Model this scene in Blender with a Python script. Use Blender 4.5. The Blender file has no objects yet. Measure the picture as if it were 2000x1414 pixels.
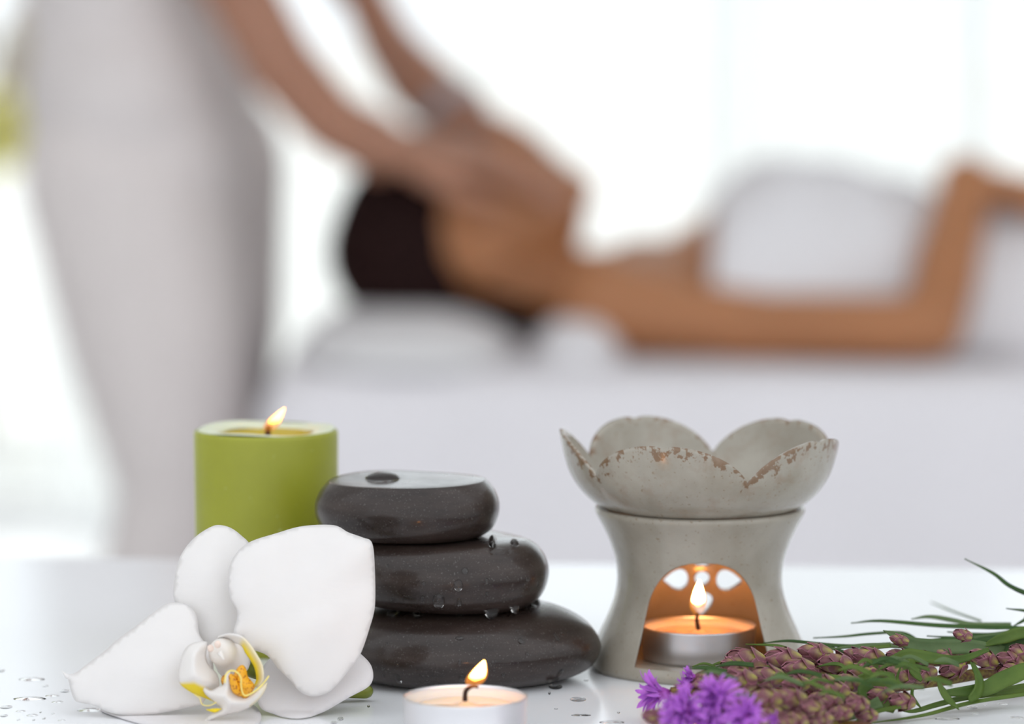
import bpy, bmesh, math, random
from mathutils import Vector, Matrix, Quaternion
from mathutils.bvhtree import BVHTree
from mathutils.geometry import delaunay_2d_cdt
random.seed(7)
PI = math.pi
scene = bpy.context.scene
col = scene.collection

# ------------------------------------------------------------------ camera
FPX = 7480.0                      # focal length in pixels of the 2000 x 1414 frame
CZ = 0.98
PITCH = math.atan(747 / FPX)
cam_d = bpy.data.cameras.new('camera')
cam_d.sensor_width = 36.0
cam_d.lens = FPX / 2000 * 36.0
cam_d.clip_start = 0.05
cam_d.dof.use_dof = True
cam_d.dof.focus_distance = 1.218
cam_d.dof.aperture_fstop = 6.3
cam = bpy.data.objects.new('camera', cam_d)
cam.location = (0, 0, CZ)
cam.rotation_euler = (PI / 2 - PITCH, 0, 0)
col.objects.link(cam)
scene.camera = cam

# ------------------------------------------------------------------ sky, sun, exposure
WORLD_STRENGTH = 1.4
world = bpy.data.worlds.new('sky')
scene.world = world
world.use_nodes = True
bg = world.node_tree.nodes['Background']
bg.inputs['Color'].default_value = (0.93, 0.965, 1.0, 1)
bg.inputs['Strength'].default_value = WORLD_STRENGTH
sun_d = bpy.data.lights.new('sun', 'SUN')
sun_d.energy = 2.5
sun_d.angle = math.radians(2)
sun_d.color = (1.0, 0.96, 0.9)
sun = bpy.data.objects.new('sun', sun_d)
sun.rotation_euler = (math.radians(-28), math.radians(-12), 0)
sun.location = (0, 12, 9)
col.objects.link(sun)
scene.view_settings.view_transform = 'Standard'
scene.view_settings.look = 'None'
scene.view_settings.gamma = 1.0
scene.view_settings.use_curve_mapping = False
scene.view_settings.exposure = 0.0

# ------------------------------------------------------------------ picture -> place
CF = Vector((0, math.cos(PITCH), -math.sin(PITCH)))
CU = Vector((0, math.sin(PITCH), math.cos(PITCH)))
TZ = 0.75                         # table top

def ray(x, y):
    return Vector(((x - 1000) / FPX, 0, 0)) + CF - CU * ((y - 707) / FPX)
def P(x, y, Y):
    """the point of the place seen at (x, y) that stands at distance Y"""
    d = ray(x, y)
    return Vector((0, 0, CZ)) + d * (Y / d.y)
def T(x, y, z=TZ):
    d = ray(x, y)
    return Vector((0, 0, CZ)) + d * ((z - CZ) / d.z)

# ------------------------------------------------------------------ materials
def nodes_of(name):
    m = bpy.data.materials.new(name)
    m.use_nodes = True
    nt = m.node_tree
    return m, nt, nt.nodes['Principled BSDF'], nt.nodes['Material Output']
def coords(nt, scale=1.0, kind='Object'):
    tc = nt.nodes.new('ShaderNodeTexCoord')
    mp = nt.nodes.new('ShaderNodeMapping')
    s = scale if isinstance(scale, tuple) else (scale,) * 3
    mp.inputs['Scale'].default_value = s
    nt.links.new(tc.outputs[kind], mp.inputs[0])
    return mp.outputs[0]
def noise(nt, vec, scale, detail=4, rough=0.55):
    n = nt.nodes.new('ShaderNodeTexNoise')
    n.inputs['Scale'].default_value = scale
    n.inputs['Detail'].default_value = detail
    n.inputs['Roughness'].default_value = rough
    nt.links.new(vec, n.inputs['Vector'])
    return n.outputs['Fac']
def ramp(nt, fac, stops):
    r = nt.nodes.new('ShaderNodeValToRGB')
    el = r.color_ramp.elements
    while len(el) < len(stops):
        el.new(0.5)
    for e, (p, c) in zip(el, stops):
        e.position = p
        e.color = (*c, 1) if len(c) == 3 else c
    nt.links.new(fac, r.inputs[0])
    return r.outputs[0]
def mix(nt, fac, a, b, mode='MIX'):
    m = nt.nodes.new('ShaderNodeMix')
    m.data_type = 'RGBA'
    m.blend_type = mode
    for sock, v in ((m.inputs[0], fac), (m.inputs[6], a), (m.inputs[7], b)):
        if hasattr(v, 'node'):
            nt.links.new(v, sock)
        elif isinstance(v, tuple):
            sock.default_value = (*v, 1)
        else:
            sock.default_value = v
    return m.outputs[2]
def math_n(nt, op, a, b=0.0, clamp=False):
    m = nt.nodes.new('ShaderNodeMath')
    m.operation = op
    m.use_clamp = clamp
    for i, v in enumerate((a, b)):
        if hasattr(v, 'node'):
            nt.links.new(v, m.inputs[i])
        else:
            m.inputs[i].default_value = v
    return m.outputs[0]
def attr(nt, name):
    a = nt.nodes.new('ShaderNodeAttribute')
    a.attribute_name = name
    return a.outputs['Fac']
def bump(nt, fac, strength, dist, bsdf):
    b = nt.nodes.new('ShaderNodeBump')
    b.inputs['Strength'].default_value = strength
    b.inputs['Distance'].default_value = dist
    nt.links.new(fac, b.inputs['Height'])
    nt.links.new(b.outputs[0], bsdf.inputs['Normal'])
    return b
def plain(name, c, rough=0.5, var=0.06, nscale=30, bump_d=0.0, **kw):
    """principled material whose colour wanders a little with a noise"""
    m, nt, b, o = nodes_of(name)
    v = coords(nt)
    n = noise(nt, v, nscale)
    lo = tuple(max(0, x * (1 - var)) for x in c)
    hi = tuple(min(1, x * (1 + var)) for x in c)
    nt.links.new(ramp(nt, n, [(0.3, lo), (0.7, hi)]), b.inputs['Base Color'])
    b.inputs['Roughness'].default_value = rough
    for k, val in kw.items():
        b.inputs[k.replace('_', ' ')].default_value = val
    if bump_d:
        bump(nt, n, 0.5, bump_d, b)
    return m

M = {}
M['table'] = plain('white gloss laminate', (0.90, 0.915, 0.945), 0.15, 0.01, 6, IOR=1.5)
M['table_leg'] = plain('white lacquer', (0.8, 0.8, 0.8), 0.35, 0.02, 10)
M['floor'] = plain('pale floor', (0.86, 0.87, 0.89), 0.2, 0.03, 2)
M['wall'] = plain('white plaster', (0.82, 0.81, 0.80), 0.8, 0.02, 3)
M['frame'] = plain('white window frame', (0.85, 0.86, 0.86), 0.4, 0.02, 8)
M['terrace'] = plain('sunlit terrace stone', (0.66, 0.66, 0.64), 0.8, 0.06, 1.5)
M['sheet'] = plain('white cotton sheet', (0.79, 0.765, 0.795), 0.9, 0.02, 8, Sheen_Weight=0.2)
M['towel'] = plain('white terry towel', (0.80, 0.78, 0.80), 0.95, 0.03, 400, 0.0015)
M['pillow'] = plain('white pillow cotton', (0.80, 0.79, 0.80), 0.9, 0.02, 12)
M['tunic'] = plain('white tunic cloth', (0.73, 0.675, 0.665), 0.9, 0.03, 12)
M['pants'] = plain('white trouser cloth', (0.73, 0.67, 0.655), 0.9, 0.03, 12)
M['skin_t'] = plain('tanned skin', (0.38, 0.18, 0.112), 0.5, 0.08, 14, Subsurface_Weight=0.08, Subsurface_Scale=0.01)
M['skin_c'] = plain('warm brown skin', (0.42, 0.175, 0.072), 0.5, 0.08, 14, Subsurface_Weight=0.08, Subsurface_Scale=0.01)
M['hair'] = plain('dark brown hair', (0.014, 0.0045, 0.004), 0.7, 0.3, 60, Specular_IOR_Level=0.1)
M['band'] = plain('silver grey band', (0.36, 0.32, 0.33), 0.45, 0.05, 60, Metallic=0.3)
M['wood'] = plain('beech leg', (0.5, 0.35, 0.2), 0.5, 0.15, 20)

m, nt, b, o = nodes_of('window glass')
b.inputs['Base Color'].default_value = (0.97, 0.99, 0.985, 1)
b.inputs['Roughness'].default_value = 0.02
tr = nt.nodes.new('ShaderNodeBsdfTransparent'); tr.inputs[0].default_value = (0.97, 0.985, 0.985, 1)
gl = nt.nodes.new('ShaderNodeBsdfGlossy'); gl.inputs['Roughness'].default_value = 0.02
ms = nt.nodes.new('ShaderNodeMixShader'); ms.inputs[0].default_value = 0.06
nt.links.new(tr.outputs[0], ms.inputs[1]); nt.links.new(gl.outputs[0], ms.inputs[2]); nt.links.new(ms.outputs[0], o.inputs[0])
M['glass'] = m
m, nt, b, o = nodes_of('sheer white curtain')
tl = nt.nodes.new('ShaderNodeBsdfTranslucent'); df = nt.nodes.new('ShaderNodeBsdfDiffuse'); tp = nt.nodes.new('ShaderNodeBsdfTransparent')
v = coords(nt); c = ramp(nt, noise(nt, v, 5), [(0.3, (0.92, 0.935, 0.935)), (0.7, (0.95, 0.96, 0.96))])
nt.links.new(c, tl.inputs[0]); nt.links.new(c, df.inputs[0])
m1 = nt.nodes.new('ShaderNodeMixShader'); m1.inputs[0].default_value = 0.25
nt.links.new(tl.outputs[0], m1.inputs[1]); nt.links.new(df.outputs[0], m1.inputs[2])
m2 = nt.nodes.new('ShaderNodeMixShader'); m2.inputs[0].default_value = 0.35
nt.links.new(m1.outputs[0], m2.inputs[1]); nt.links.new(tp.outputs[0], m2.inputs[2]); nt.links.new(m2.outputs[0], o.inputs[0])
M['curtain'] = m

# basalt: dark, banded along the bedding, tiny pale grains, smooth oily sheen
m, nt, b, o = nodes_of('wet black basalt')
v = coords(nt)
vb = coords(nt, (30, 30, 160))
big = noise(nt, vb, 1.0, 5, 0.6)
c1 = ramp(nt, big, [(0.3, (0.012, 0.007, 0.006)), (0.55, (0.032, 0.021, 0.0175)), (0.8, (0.060, 0.043, 0.037))])
gr = noise(nt, v, 1700, 2, 0.6)
c2 = mix(nt, ramp(nt, gr, [(0.62, (0, 0, 0)), (0.74, (0.55, 0.55, 0.55))]), c1, (0.16, 0.15, 0.145))
pt = nt.nodes.new('ShaderNodeTexVoronoi'); pt.inputs['Scale'].default_value = 420
nt.links.new(v, pt.inputs['Vector'])
c3 = mix(nt, ramp(nt, pt.outputs['Distance'], [(0.06, (0.35,) * 3), (0.2, (0, 0, 0))]), c2, (0.11, 0.10, 0.095))
nt.links.new(c3, b.inputs['Base Color'])
nt.links.new(ramp(nt, noise(nt, v, 60, 4), [(0.35, (0.26,) * 3), (0.7, (0.42,) * 3)]), b.inputs['Roughness'])
bump(nt, gr, 0.25, 0.0002, b)
b.inputs['IOR'].default_value = 1.33
b.inputs['Coat Weight'].default_value = 0.75; b.inputs['Coat Roughness'].default_value = 0.12; b.inputs['Coat IOR'].default_value = 1.33
M['stone'] = m
m, nt, b, o = nodes_of('clear water')
b.inputs['Base Color'].default_value = (1, 1, 1, 1)
b.inputs['Roughness'].default_value = 0.0
b.inputs['IOR'].default_value = 1.33
b.inputs['Transmission Weight'].default_value = 1.0
M['water'] = m

def wax(name, c, sss, scale, rough=0.4, speck=None):
    m, nt, b, o = nodes_of(name)
    v = coords(nt)
    n = noise(nt, v, 40, 4)
    cc = ramp(nt, n, [(0.3, tuple(x * 0.93 for x in c)), (0.7, tuple(min(1, x * 1.06) for x in c))])
    if speck:
        g = noise(nt, v, 260, 2, 0.7)
        cc = mix(nt, ramp(nt, g, [(0.68, (0, 0, 0)), (0.78, (0.35,) * 3)]), cc, speck)
    nt.links.new(cc, b.inputs['Base Color'])
    b.inputs['Roughness'].default_value = rough
    b.inputs['Subsurface Weight'].default_value = sss
    b.inputs['Subsurface Scale'].default_value = scale
    b.inputs['Subsurface Radius'].default_value = (1.0, 0.8, 0.35)
    return m
M['wax_green'] = wax('olive green wax', (0.31, 0.325, 0.022), 0.35, 0.006, 0.42, (0.62, 0.64, 0.3))
M['wax_rim'] = wax('pale wax edge', (0.70, 0.74, 0.56), 0.3, 0.004, 0.45)  # paler wax colour for the ring around the candle top
M['wax_pool'] = wax('molten olive wax', (0.52, 0.42, 0.04), 0.3, 0.005, 0.12)
M['wax_white'] = wax('white tealight wax', (0.86, 0.76, 0.66), 0.5, 0.006, 0.35)
M['wax_melt'] = wax('molten tealight wax tinted with glow', (0.9, 0.66, 0.42), 0.5, 0.006, 0.08)  # orange of the flame's glow put into the base colour
M['wick'] = plain('charred wick', (0.03, 0.012, 0.01), 0.9, 0.3, 900)
M['alu'] = plain('aluminium cup', (0.80, 0.79, 0.81), 0.36, 0.03, 30, Metallic=1.0)
M['alu_b'] = plain('darker aluminium cup', (0.66, 0.65, 0.67), 0.38, 0.04, 40, Metallic=1.0)  # same aluminium as the other cup, in a darker base colour

def flame_mats(name, strength):
    m, nt, b, o = nodes_of(name + ' core')
    e = nt.nodes.new('ShaderNodeEmission')
    g = attr(nt, 'h')
    nt.links.new(ramp(nt, g, [(0.0, (1.0, 0.26, 0.03)), (0.3, (1.0, 0.35, 0.07)), (1.0, (1.0, 0.38, 0.09))]), e.inputs[0])
    st = nt.nodes.new('ShaderNodeMapRange')
    st.inputs[1].default_value = 0.0; st.inputs[2].default_value = 0.35
    st.inputs[3].default_value = 1.2; st.inputs[4].default_value = strength
    nt.links.new(g, st.inputs[0]); nt.links.new(st.outputs[0], e.inputs[1])
    nt.links.new(e.outputs[0], o.inputs[0])
    core = m
    m, nt, b, o = nodes_of(name + ' mantle')
    e = nt.nodes.new('ShaderNodeEmission')
    e.inputs[0].default_value = (1.0, 0.33, 0.05, 1)
    e.inputs[1].default_value = 1.3
    t = nt.nodes.new('ShaderNodeBsdfTransparent')
    ms = nt.nodes.new('ShaderNodeMixShader')
    g = attr(nt, 'h')
    nt.links.new(ramp(nt, g, [(0.0, (0.03,) * 3), (0.3, (0.42,) * 3), (1.0, (0.30,) * 3)]), ms.inputs[0])
    nt.links.new(t.outputs[0], ms.inputs[1]); nt.links.new(e.outputs[0], ms.inputs[2]); nt.links.new(ms.outputs[0], o.inputs[0])
    return core, m

# glazed stoneware with iron specks; worn brown rim where attribute 'rim' is near 0
def ceramic(name, worn):
    m, nt, b, o = nodes_of(name)
    v = coords(nt)
    big = noise(nt, v, 45, 5, 0.6)
    c = ramp(nt, big, [(0.3, (0.31, 0.28, 0.228)), (0.7, (0.41, 0.378, 0.32))])
    sp = noise(nt, v, 900, 2, 0.5)
    c = mix(nt, ramp(nt, sp, [(0.66, (0,) * 3), (0.72, (0.6,) * 3)]), c, (0.20, 0.13, 0.07))
    if worn:
        r = attr(nt, 'rim')
        n1 = noise(nt, coords(nt), 330, 5, 0.65)
        # patches close to the edge, scattered spots further down
        k = math_n(nt, 'MULTIPLY', r, 0.026)
        k = math_n(nt, 'SUBTRACT', n1, k)
        band = ramp(nt, k, [(0.465, (0,) * 3), (0.495, (0.85,) * 3)])
        c = mix(nt, band, c, (0.19, 0.10, 0.045))
        n2 = noise(nt, coords(nt), 120, 6, 0.7)
        st = ramp(nt, n2, [(0.5, (0,) * 3), (0.68, (0.5,) * 3)])
        c = mix(nt, st, c, (0.30, 0.22, 0.16))
    nt.links.new(c, b.inputs['Base Color'])
    b.inputs['Roughness'].default_value = 0.14
    b.inputs['IOR'].default_value = 1.5
    bv = nt.nodes.new('ShaderNodeBevel'); bv.samples = 4; bv.inputs['Radius'].default_value = 0.0009
    bp = nt.nodes.new('ShaderNodeBump'); bp.inputs['Strength'].default_value = 0.15; bp.inputs['Distance'].default_value = 0.0003
    nt.links.new(big, bp.inputs['Height']); nt.links.new(bv.outputs[0], bp.inputs['Normal']); nt.links.new(bp.outputs[0], b.inputs['Normal'])
    return m
M['ceramic'] = ceramic('glazed grey stoneware', False)
M['ceramic_worn'] = ceramic('glazed grey stoneware with worn rim', True)

def petal_mat(name, c, yellow=None):
    m, nt, b, o = nodes_of(name)
    v = coords(nt)
    n = noise(nt, v, 90, 4)
    cc = ramp(nt, n, [(0.3, tuple(x * 0.97 for x in c)), (0.7, c)])
    if yellow:
        cc = mix(nt, attr(nt, 'tint'), cc, yellow)
    nt.links.new(cc, b.inputs['Base Color'])
    b.inputs['Roughness'].default_value = 0.55
    b.inputs['Subsurface Weight'].default_value = 0.35
    b.inputs['Subsurface Scale'].default_value = 0.0025
    b.inputs['Subsurface Radius'].default_value = (1, 0.9, 0.8)
    bump(nt, noise(nt, coords(nt, (1, 1, 3)), 160, 3), 0.12, 0.0006, b)
    return m
M['petal'] = petal_mat('white orchid petal', (0.80, 0.762, 0.745))
M['sepal'] = petal_mat('white orchid sepal flushed pink', (0.79, 0.75, 0.755))
M['lip'] = petal_mat('orchid lip', (0.83, 0.785, 0.75), (0.93, 0.66, 0.01))
M['column'] = petal_mat('cream orchid column', (0.83, 0.785, 0.735))
M['pollen'] = plain('salmon pollen cap', (0.85, 0.69, 0.60), 0.5, 0.1, 300)
m, nt, b, o = nodes_of('yellow callus with red spots')
v = coords(nt)
vo = nt.nodes.new('ShaderNodeTexVoronoi'); vo.inputs['Scale'].default_value = 1100
nt.links.new(v, vo.inputs['Vector'])
nt.links.new(mix(nt, ramp(nt, vo.outputs['Distance'], [(0.25, (0.85,) * 3), (0.42, (0,) * 3)]), (0.88, 0.42, 0.01), (0.33, 0.03, 0.01)), b.inputs['Base Color'])
b.inputs['Roughness'].default_value = 0.4
M['callus'] = m
M['tendril'] = plain('pale yellow tendril', (0.92, 0.76, 0.22), 0.5, 0.08, 300)
M['pedicel'] = plain('olive green flower stalk', (0.16, 0.19, 0.012), 0.35, 0.2, 200)

# plants
def leaf_mat(name, lo, hi):
    m, nt, b, o = nodes_of(name)
    v = coords(nt)
    n = noise(nt, v, 70, 5)
    nt.links.new(ramp(nt, n, [(0.3, lo), (0.75, hi)]), b.inputs['Base Color'])
    b.inputs['Roughness'].default_value = 0.5
    b.inputs['Specular IOR Level'].default_value = 0.3
    b.inputs['Subsurface Weight'].default_value = 0.1
    b.inputs['Subsurface Scale'].default_value = 0.001
    bump(nt, noise(nt, v, 500, 2), 0.2, 0.0003, b)
    return m
M['leaf_a'] = leaf_mat('grass green leaf', (0.042, 0.09, 0.008), (0.105, 0.165, 0.024))
M['leaf_b'] = leaf_mat('dark green leaf', (0.018, 0.055, 0.008), (0.05, 0.11, 0.018))
M['leaf_c'] = leaf_mat('grey green leaf', (0.06, 0.11, 0.035), (0.13, 0.19, 0.075))
m, nt, b, o = nodes_of('mauve bract with green keel')
v = coords(nt)
n = noise(nt, v, 3.5, 3)
e = attr(nt, 'edge')
k = math_n(nt, 'ADD', e, math_n(nt, 'MULTIPLY', math_n(nt, 'SUBTRACT', n, 0.5), 0.7))
nt.links.new(ramp(nt, k, [(0.06, (0.38, 0.35, 0.07)), (0.24, (0.27, 0.17, 0.09)), (0.5, (0.18, 0.065, 0.07)), (0.85, (0.20, 0.055, 0.085)), (1.0, (0.42, 0.17, 0.22))]), b.inputs['Base Color'])
b.inputs['Roughness'].default_value = 0.5
b.inputs['Subsurface Weight'].default_value = 0.15
b.inputs['Subsurface Scale'].default_value = 0.001
M['bract'] = m
M['bud_core'] = plain('plum bud', (0.13, 0.04, 0.045), 0.6, 0.3, 4)
M['floret'] = plain('violet floret', (0.50, 0.145, 0.66), 0.55, 0.15, 3, Subsurface_Weight=0.2, Subsurface_Scale=0.001)
M['floret_dark'] = plain('magenta floret base', (0.32, 0.05, 0.36), 0.6, 0.25, 4)
m, nt, b, o = nodes_of('olive and maroon stem')
v = coords(nt, (120, 900, 900))
nt.links.new(ramp(nt, noise(nt, v, 1.0, 3), [(0.38, (0.10, 0.02, 0.02)), (0.55, (0.20, 0.13, 0.02)), (0.75, (0.27, 0.25, 0.04))]), b.inputs['Base Color'])
b.inputs['Roughness'].default_value = 0.5
M['stem'] = m
M['shrub_leaf'] = plain('yellow green shrub leaf', (0.76, 0.68, 0.05), 0.5, 0.15, 4)
M['shrub_bloom'] = plain('tan dry seed head', (0.62, 0.50, 0.36), 0.8, 0.2, 8)
M['shrub_stem'] = plain('brown twig', (0.2, 0.13, 0.07), 0.8, 0.2, 20)

# ------------------------------------------------------------------ builders
def tag(o, label=None, cat=None, group=None, kind=None):
    if label: o['label'] = label
    if cat: o['category'] = cat
    if group: o['group'] = group
    if kind: o['kind'] = kind
    return o
def thing(name, loc, label, cat, group=None):
    o = bpy.data.objects.new(name, None)
    o.empty_display_size = 0.01
    o.location = loc
    col.objects.link(o)
    return tag(o, label, cat, group)
def wloc(o):
    v = Vector((0, 0, 0))
    while o is not None:
        v += o.location
        o = o.parent
    return v
def mk(name, verts, faces, mat, parent=None, smooth=True, origin=None, attrs=None, solid=0.0, sharp=None):
    """one mesh object from world-space verts; parented parts stay where they are"""
    off = wloc(parent) if parent is not None else (Vector(origin) if origin is not None else Vector((0, 0, 0)))
    me = bpy.data.meshes.new(name)
    me.from_pydata([tuple(Vector(p) - off) for p in verts], [], faces)
    if smooth:
        me.polygons.foreach_set('use_smooth', [True] * len(me.polygons))
    if sharp:
        me.set_sharp_from_angle(angle=math.radians(sharp))
    for k, vals in (attrs or {}).items():
        a = me.attributes.new(k, 'FLOAT', 'POINT')
        a.data.foreach_set('value', vals)
    me.materials.append(mat)
    me.update()
    o = bpy.data.objects.new(name, me)
    if parent is not None:
        o.parent = parent
    else:
        o.location = off
    col.objects.link(o)
    if solid:
        s = o.modifiers.new('thickness', 'SOLIDIFY')
        s.thickness = solid
        s.offset = 0
    return o
def bake(o):
    dg = bpy.context.evaluated_depsgraph_get()
    me = bpy.data.meshes.new_from_object(o.evaluated_get(dg), depsgraph=dg)
    old = o.data
    o.modifiers.clear()
    o.data = me
    bpy.data.meshes.remove(old)
    return o
def box_v(x0, x1, y0, y1, z0, z1):
    v = [(x, y, z) for x in (x0, x1) for y in (y0, y1) for z in (z0, z1)]
    f = [(0, 1, 3, 2), (4, 6, 7, 5), (0, 4, 5, 1), (2, 3, 7, 6), (0, 2, 6, 4), (1, 5, 7, 3)]
    return v, f
def box(name, b, mat, parent=None, bevel=0.0, seg=2):
    v, f = box_v(*b)
    o = mk(name, v, f, mat, parent, smooth=False, origin=((b[0] + b[1]) / 2, (b[2] + b[3]) / 2, b[4]))
    if bevel:
        m = o.modifiers.new('edge', 'BEVEL'); m.width = bevel; m.segments = seg
    return o
def catmull(pts, n):
    """n samples of a smooth open curve through pts"""
    pts = [Vector(p) for p in pts]
    P_ = [pts[0] * 2 - pts[1]] + pts + [pts[-1] * 2 - pts[-2]]
    out = []
    k = len(pts) - 1
    for i in range(n):
        t = i / (n - 1) * k
        j = min(int(t), k - 1)
        t -= j
        a, b, c, d = P_[j:j + 4]
        out.append(0.5 * ((2 * b) + (c - a) * t + (2 * a - 5 * b + 4 * c - d) * t * t + (3 * b - a - 3 * c + d) * t ** 3))
    return out
def closed_curve(pts, per=4):
    pts = [Vector(p) for p in pts]
    n = len(pts)
    out = []
    for i in range(n):
        a, b, c, d = (pts[(i + k) % n] for k in (-1, 0, 1, 2))
        for s in range(per):
            t = s / per
            out.append(0.5 * ((2 * b) + (c - a) * t + (2 * a - 5 * b + 4 * c - d) * t * t + (3 * b - a - 3 * c + d) * t ** 3))
    return out
def lathe_v(profile, n, c=(0, 0, 0), closed=False):
    """profile [(r, z)]; r = 0 at an end closes it"""
    v, f, rings = [], [], []
    for r, z in profile:
        if r < 1e-9:
            rings.append([len(v)]); v.append((c[0], c[1], c[2] + z))
        else:
            rings.append(list(range(len(v), len(v) + n)))
            for i in range(n):
                a = 2 * PI * i / n
                v.append((c[0] + r * math.sin(a), c[1] - r * math.cos(a), c[2] + z))
    pairs = list(zip(rings, rings[1:])) + ([(rings[-1], rings[0])] if closed else [])
    for A, B in pairs:
        for i in range(n):
            j = (i + 1) % n
            if len(A) == 1 and len(B) == 1: continue
            if len(A) == 1: f.append((A[0], B[j], B[i]))
            elif len(B) == 1: f.append((A[i], A[j], B[0]))
            else: f.append((A[i], A[j], B[j], B[i]))
    return v, f
def frames(path):
    n = len(path)
    tans = [(path[min(i + 1, n - 1)] - path[max(i - 1, 0)]).normalized() for i in range(n)]
    up = Vector((0, 0, 1)) if abs(tans[0].z) < 0.9 else Vector((1, 0, 0))
    a = tans[0].cross(up).normalized()
    out = []
    for t in tans:
        a = (a - t * a.dot(t)).normalized()
        out.append((t, a, t.cross(a)))
    return out
def tube_v(path, radii, n=10):
    v, f = [], []
    fr = frames(path)
    for p, r, (t, a, b) in zip(path, radii, fr):
        for i in range(n):
            w = 2 * PI * i / n
            v.append(p + a * (r * math.cos(w)) + b * (r * math.sin(w)))
    for k in range(len(path) - 1):
        for i in range(n):
            j = (i + 1) % n
            f.append((k * n + i, k * n + j, (k + 1) * n + j, (k + 1) * n + i))
    f.append(tuple(range(n - 1, -1, -1)))
    f.append(tuple(range((len(path) - 1) * n, len(path) * n)))
    return v, f
def tube(name, pts, r, mat, parent=None, n=10, samples=24):
    path = catmull(pts, samples)
    rr = [r(i / (samples - 1)) if callable(r) else r for i in range(samples)]
    v, f = tube_v(path, rr, n)
    return mk(name, v, f, mat, parent, origin=pts[0])

# ------------------------------------------------------------------ the setting
def struct(o):
    o['kind'] = 'structure'
    return o
struct(box('ground', (-40, 40, -40, 60, -0.25, -0.06), M['terrace']))
floor = struct(box('floor', (-3.6, 4.6, -1.6, 7.2, -0.06, 0.0), M['floor']))
struct(box('ceiling', (-3.8, 4.8, 1.5, 7.5, 2.75, 2.9), M['wall']))
struct(box('wall_left', (-3.75, -3.6, -1.6, 7.2, 0, 2.75), M['wall']))
struct(box('wall_right', (4.6, 4.75, -1.6, 7.2, 0, 2.75), M['wall']))
# glazed back wall: each bay a window with its frame bars and its pane
BAYS = [-3.6, -2.2, -1.30, 0.36, 0.86, 2.2, 3.4, 4.6]
for i in range(len(BAYS) - 1):
    x0, x1 = BAYS[i], BAYS[i + 1]
    w = struct(thing('window_%d' % (i + 1), ((x0 + x1) / 2, 7.0, 0), None, None))
    for nm, bb in (('frame_post', (x0, x0 + 0.012, 6.98, 7.02, 0, 2.75)), ('frame_post', (x1 - 0.012, x1, 6.98, 7.02, 0, 2.75)),
                   ('frame_rail', (x0 + 0.012, x1 - 0.012, 6.97, 7.03, 0, 0.04)), ('frame_rail', (x0 + 0.012, x1 - 0.012, 6.97, 7.03, 2.65, 2.75))):
        box(nm, bb, M['frame'], w, 0.004)
    box('pane', (x0 + 0.012, x1 - 0.012, 6.995, 7.005, 0.04, 2.65), M['glass'], w)
def curtain(x0, x1, y, label, folds):
    n = int(folds * 10)
    v, f = [], []
    for i in range(n + 1):
        t = i / n
        for k in range(7):
            z = 0.02 + 2.6 * k / 6
            v.append((x0 + (x1 - x0) * t, y + 0.035 * math.sin(t * folds * 2 * PI) + 0.008 * math.sin(t * 17 + k), z))
    for i in range(n):
        for k in range(6):
            f.append((i * 7 + k, i * 7 + 7 + k, i * 7 + 8 + k, i * 7 + 1 + k))
    o = mk('curtain', v, f, M['curtain'], origin=((x0 + x1) / 2, y, 0), solid=0.0)
    tag(o, label, 'curtain', 'sheer curtains at the glass wall')
curtain(0.35, 0.84, 6.85, 'sheer white curtain hanging behind the raised towelled chest', 7)
curtain(-0.84, -0.50, 6.85, 'sheer white curtain hanging behind the standing person', 5)

# ------------------------------------------------------------------ foreground table
table = thing('side_table', (0, 1.13, 0), 'white glossy table top carrying the candles, stones and flowers', 'table')
e0, e1 = T(100, 1086), T(1900, 1108)
sl = (e1.y - e0.y) / (e1.x - e0.x)
def edge(x): return e0.y + sl * (x - e0.x)
v, f = [], []
xs = (-0.75, 0.75)
for z in (0.715, 0.75):
    v += [(xs[0], 0.74 + sl * xs[0], z), (xs[1], 0.74 + sl * xs[1], z), (xs[1], edge(xs[1]), z), (xs[0], edge(xs[0]), z)]
f = [(3, 2, 1, 0), (4, 5, 6, 7), (0, 1, 5, 4), (1, 2, 6, 5), (2, 3, 7, 6), (3, 0, 4, 7)]
top = mk('table_top', v, f, M['table'], table, smooth=False)
bm_ = top.modifiers.new('edge', 'BEVEL'); bm_.width = 0.004; bm_.segments = 4
for x in (-0.69, 0.69):
    for y in (0.80, 1.42):
        yy = y + sl * x
        box('leg', (x - 0.025, x + 0.025, yy - 0.025, yy + 0.025, 0, 0.715), M['table_leg'], table, 0.004)

# ------------------------------------------------------------------ massage bed, sheet, pillow
BED_Z = 0.635
BX0, BX1, BY0, BY1 = -0.222, 1.75, 3.33, 4.03
bed = thing('massage_bed', (0.75, 3.68, 0), 'padded massage bed under a white sheet, person lying on it', 'bed')
box('mattress', (BX0 + 0.012, BX1 - 0.012, BY0 + 0.012, BY1 - 0.012, 0.55, BED_Z - 0.008), M['pillow'], bed, 0.045, 5)
box('frame', (BX0 + 0.03, BX1 - 0.03, BY0 + 0.03, BY1 - 0.03, 0.50, 0.55), M['wood'], bed)
for x in (BX0 + 0.10, BX1 - 0.10):
    for y in (BY0 + 0.08, BY1 - 0.08):
        box('leg', (x - 0.02, x + 0.02, y - 0.02, y + 0.02, 0, 0.5), M['wood'], bed)
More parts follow.
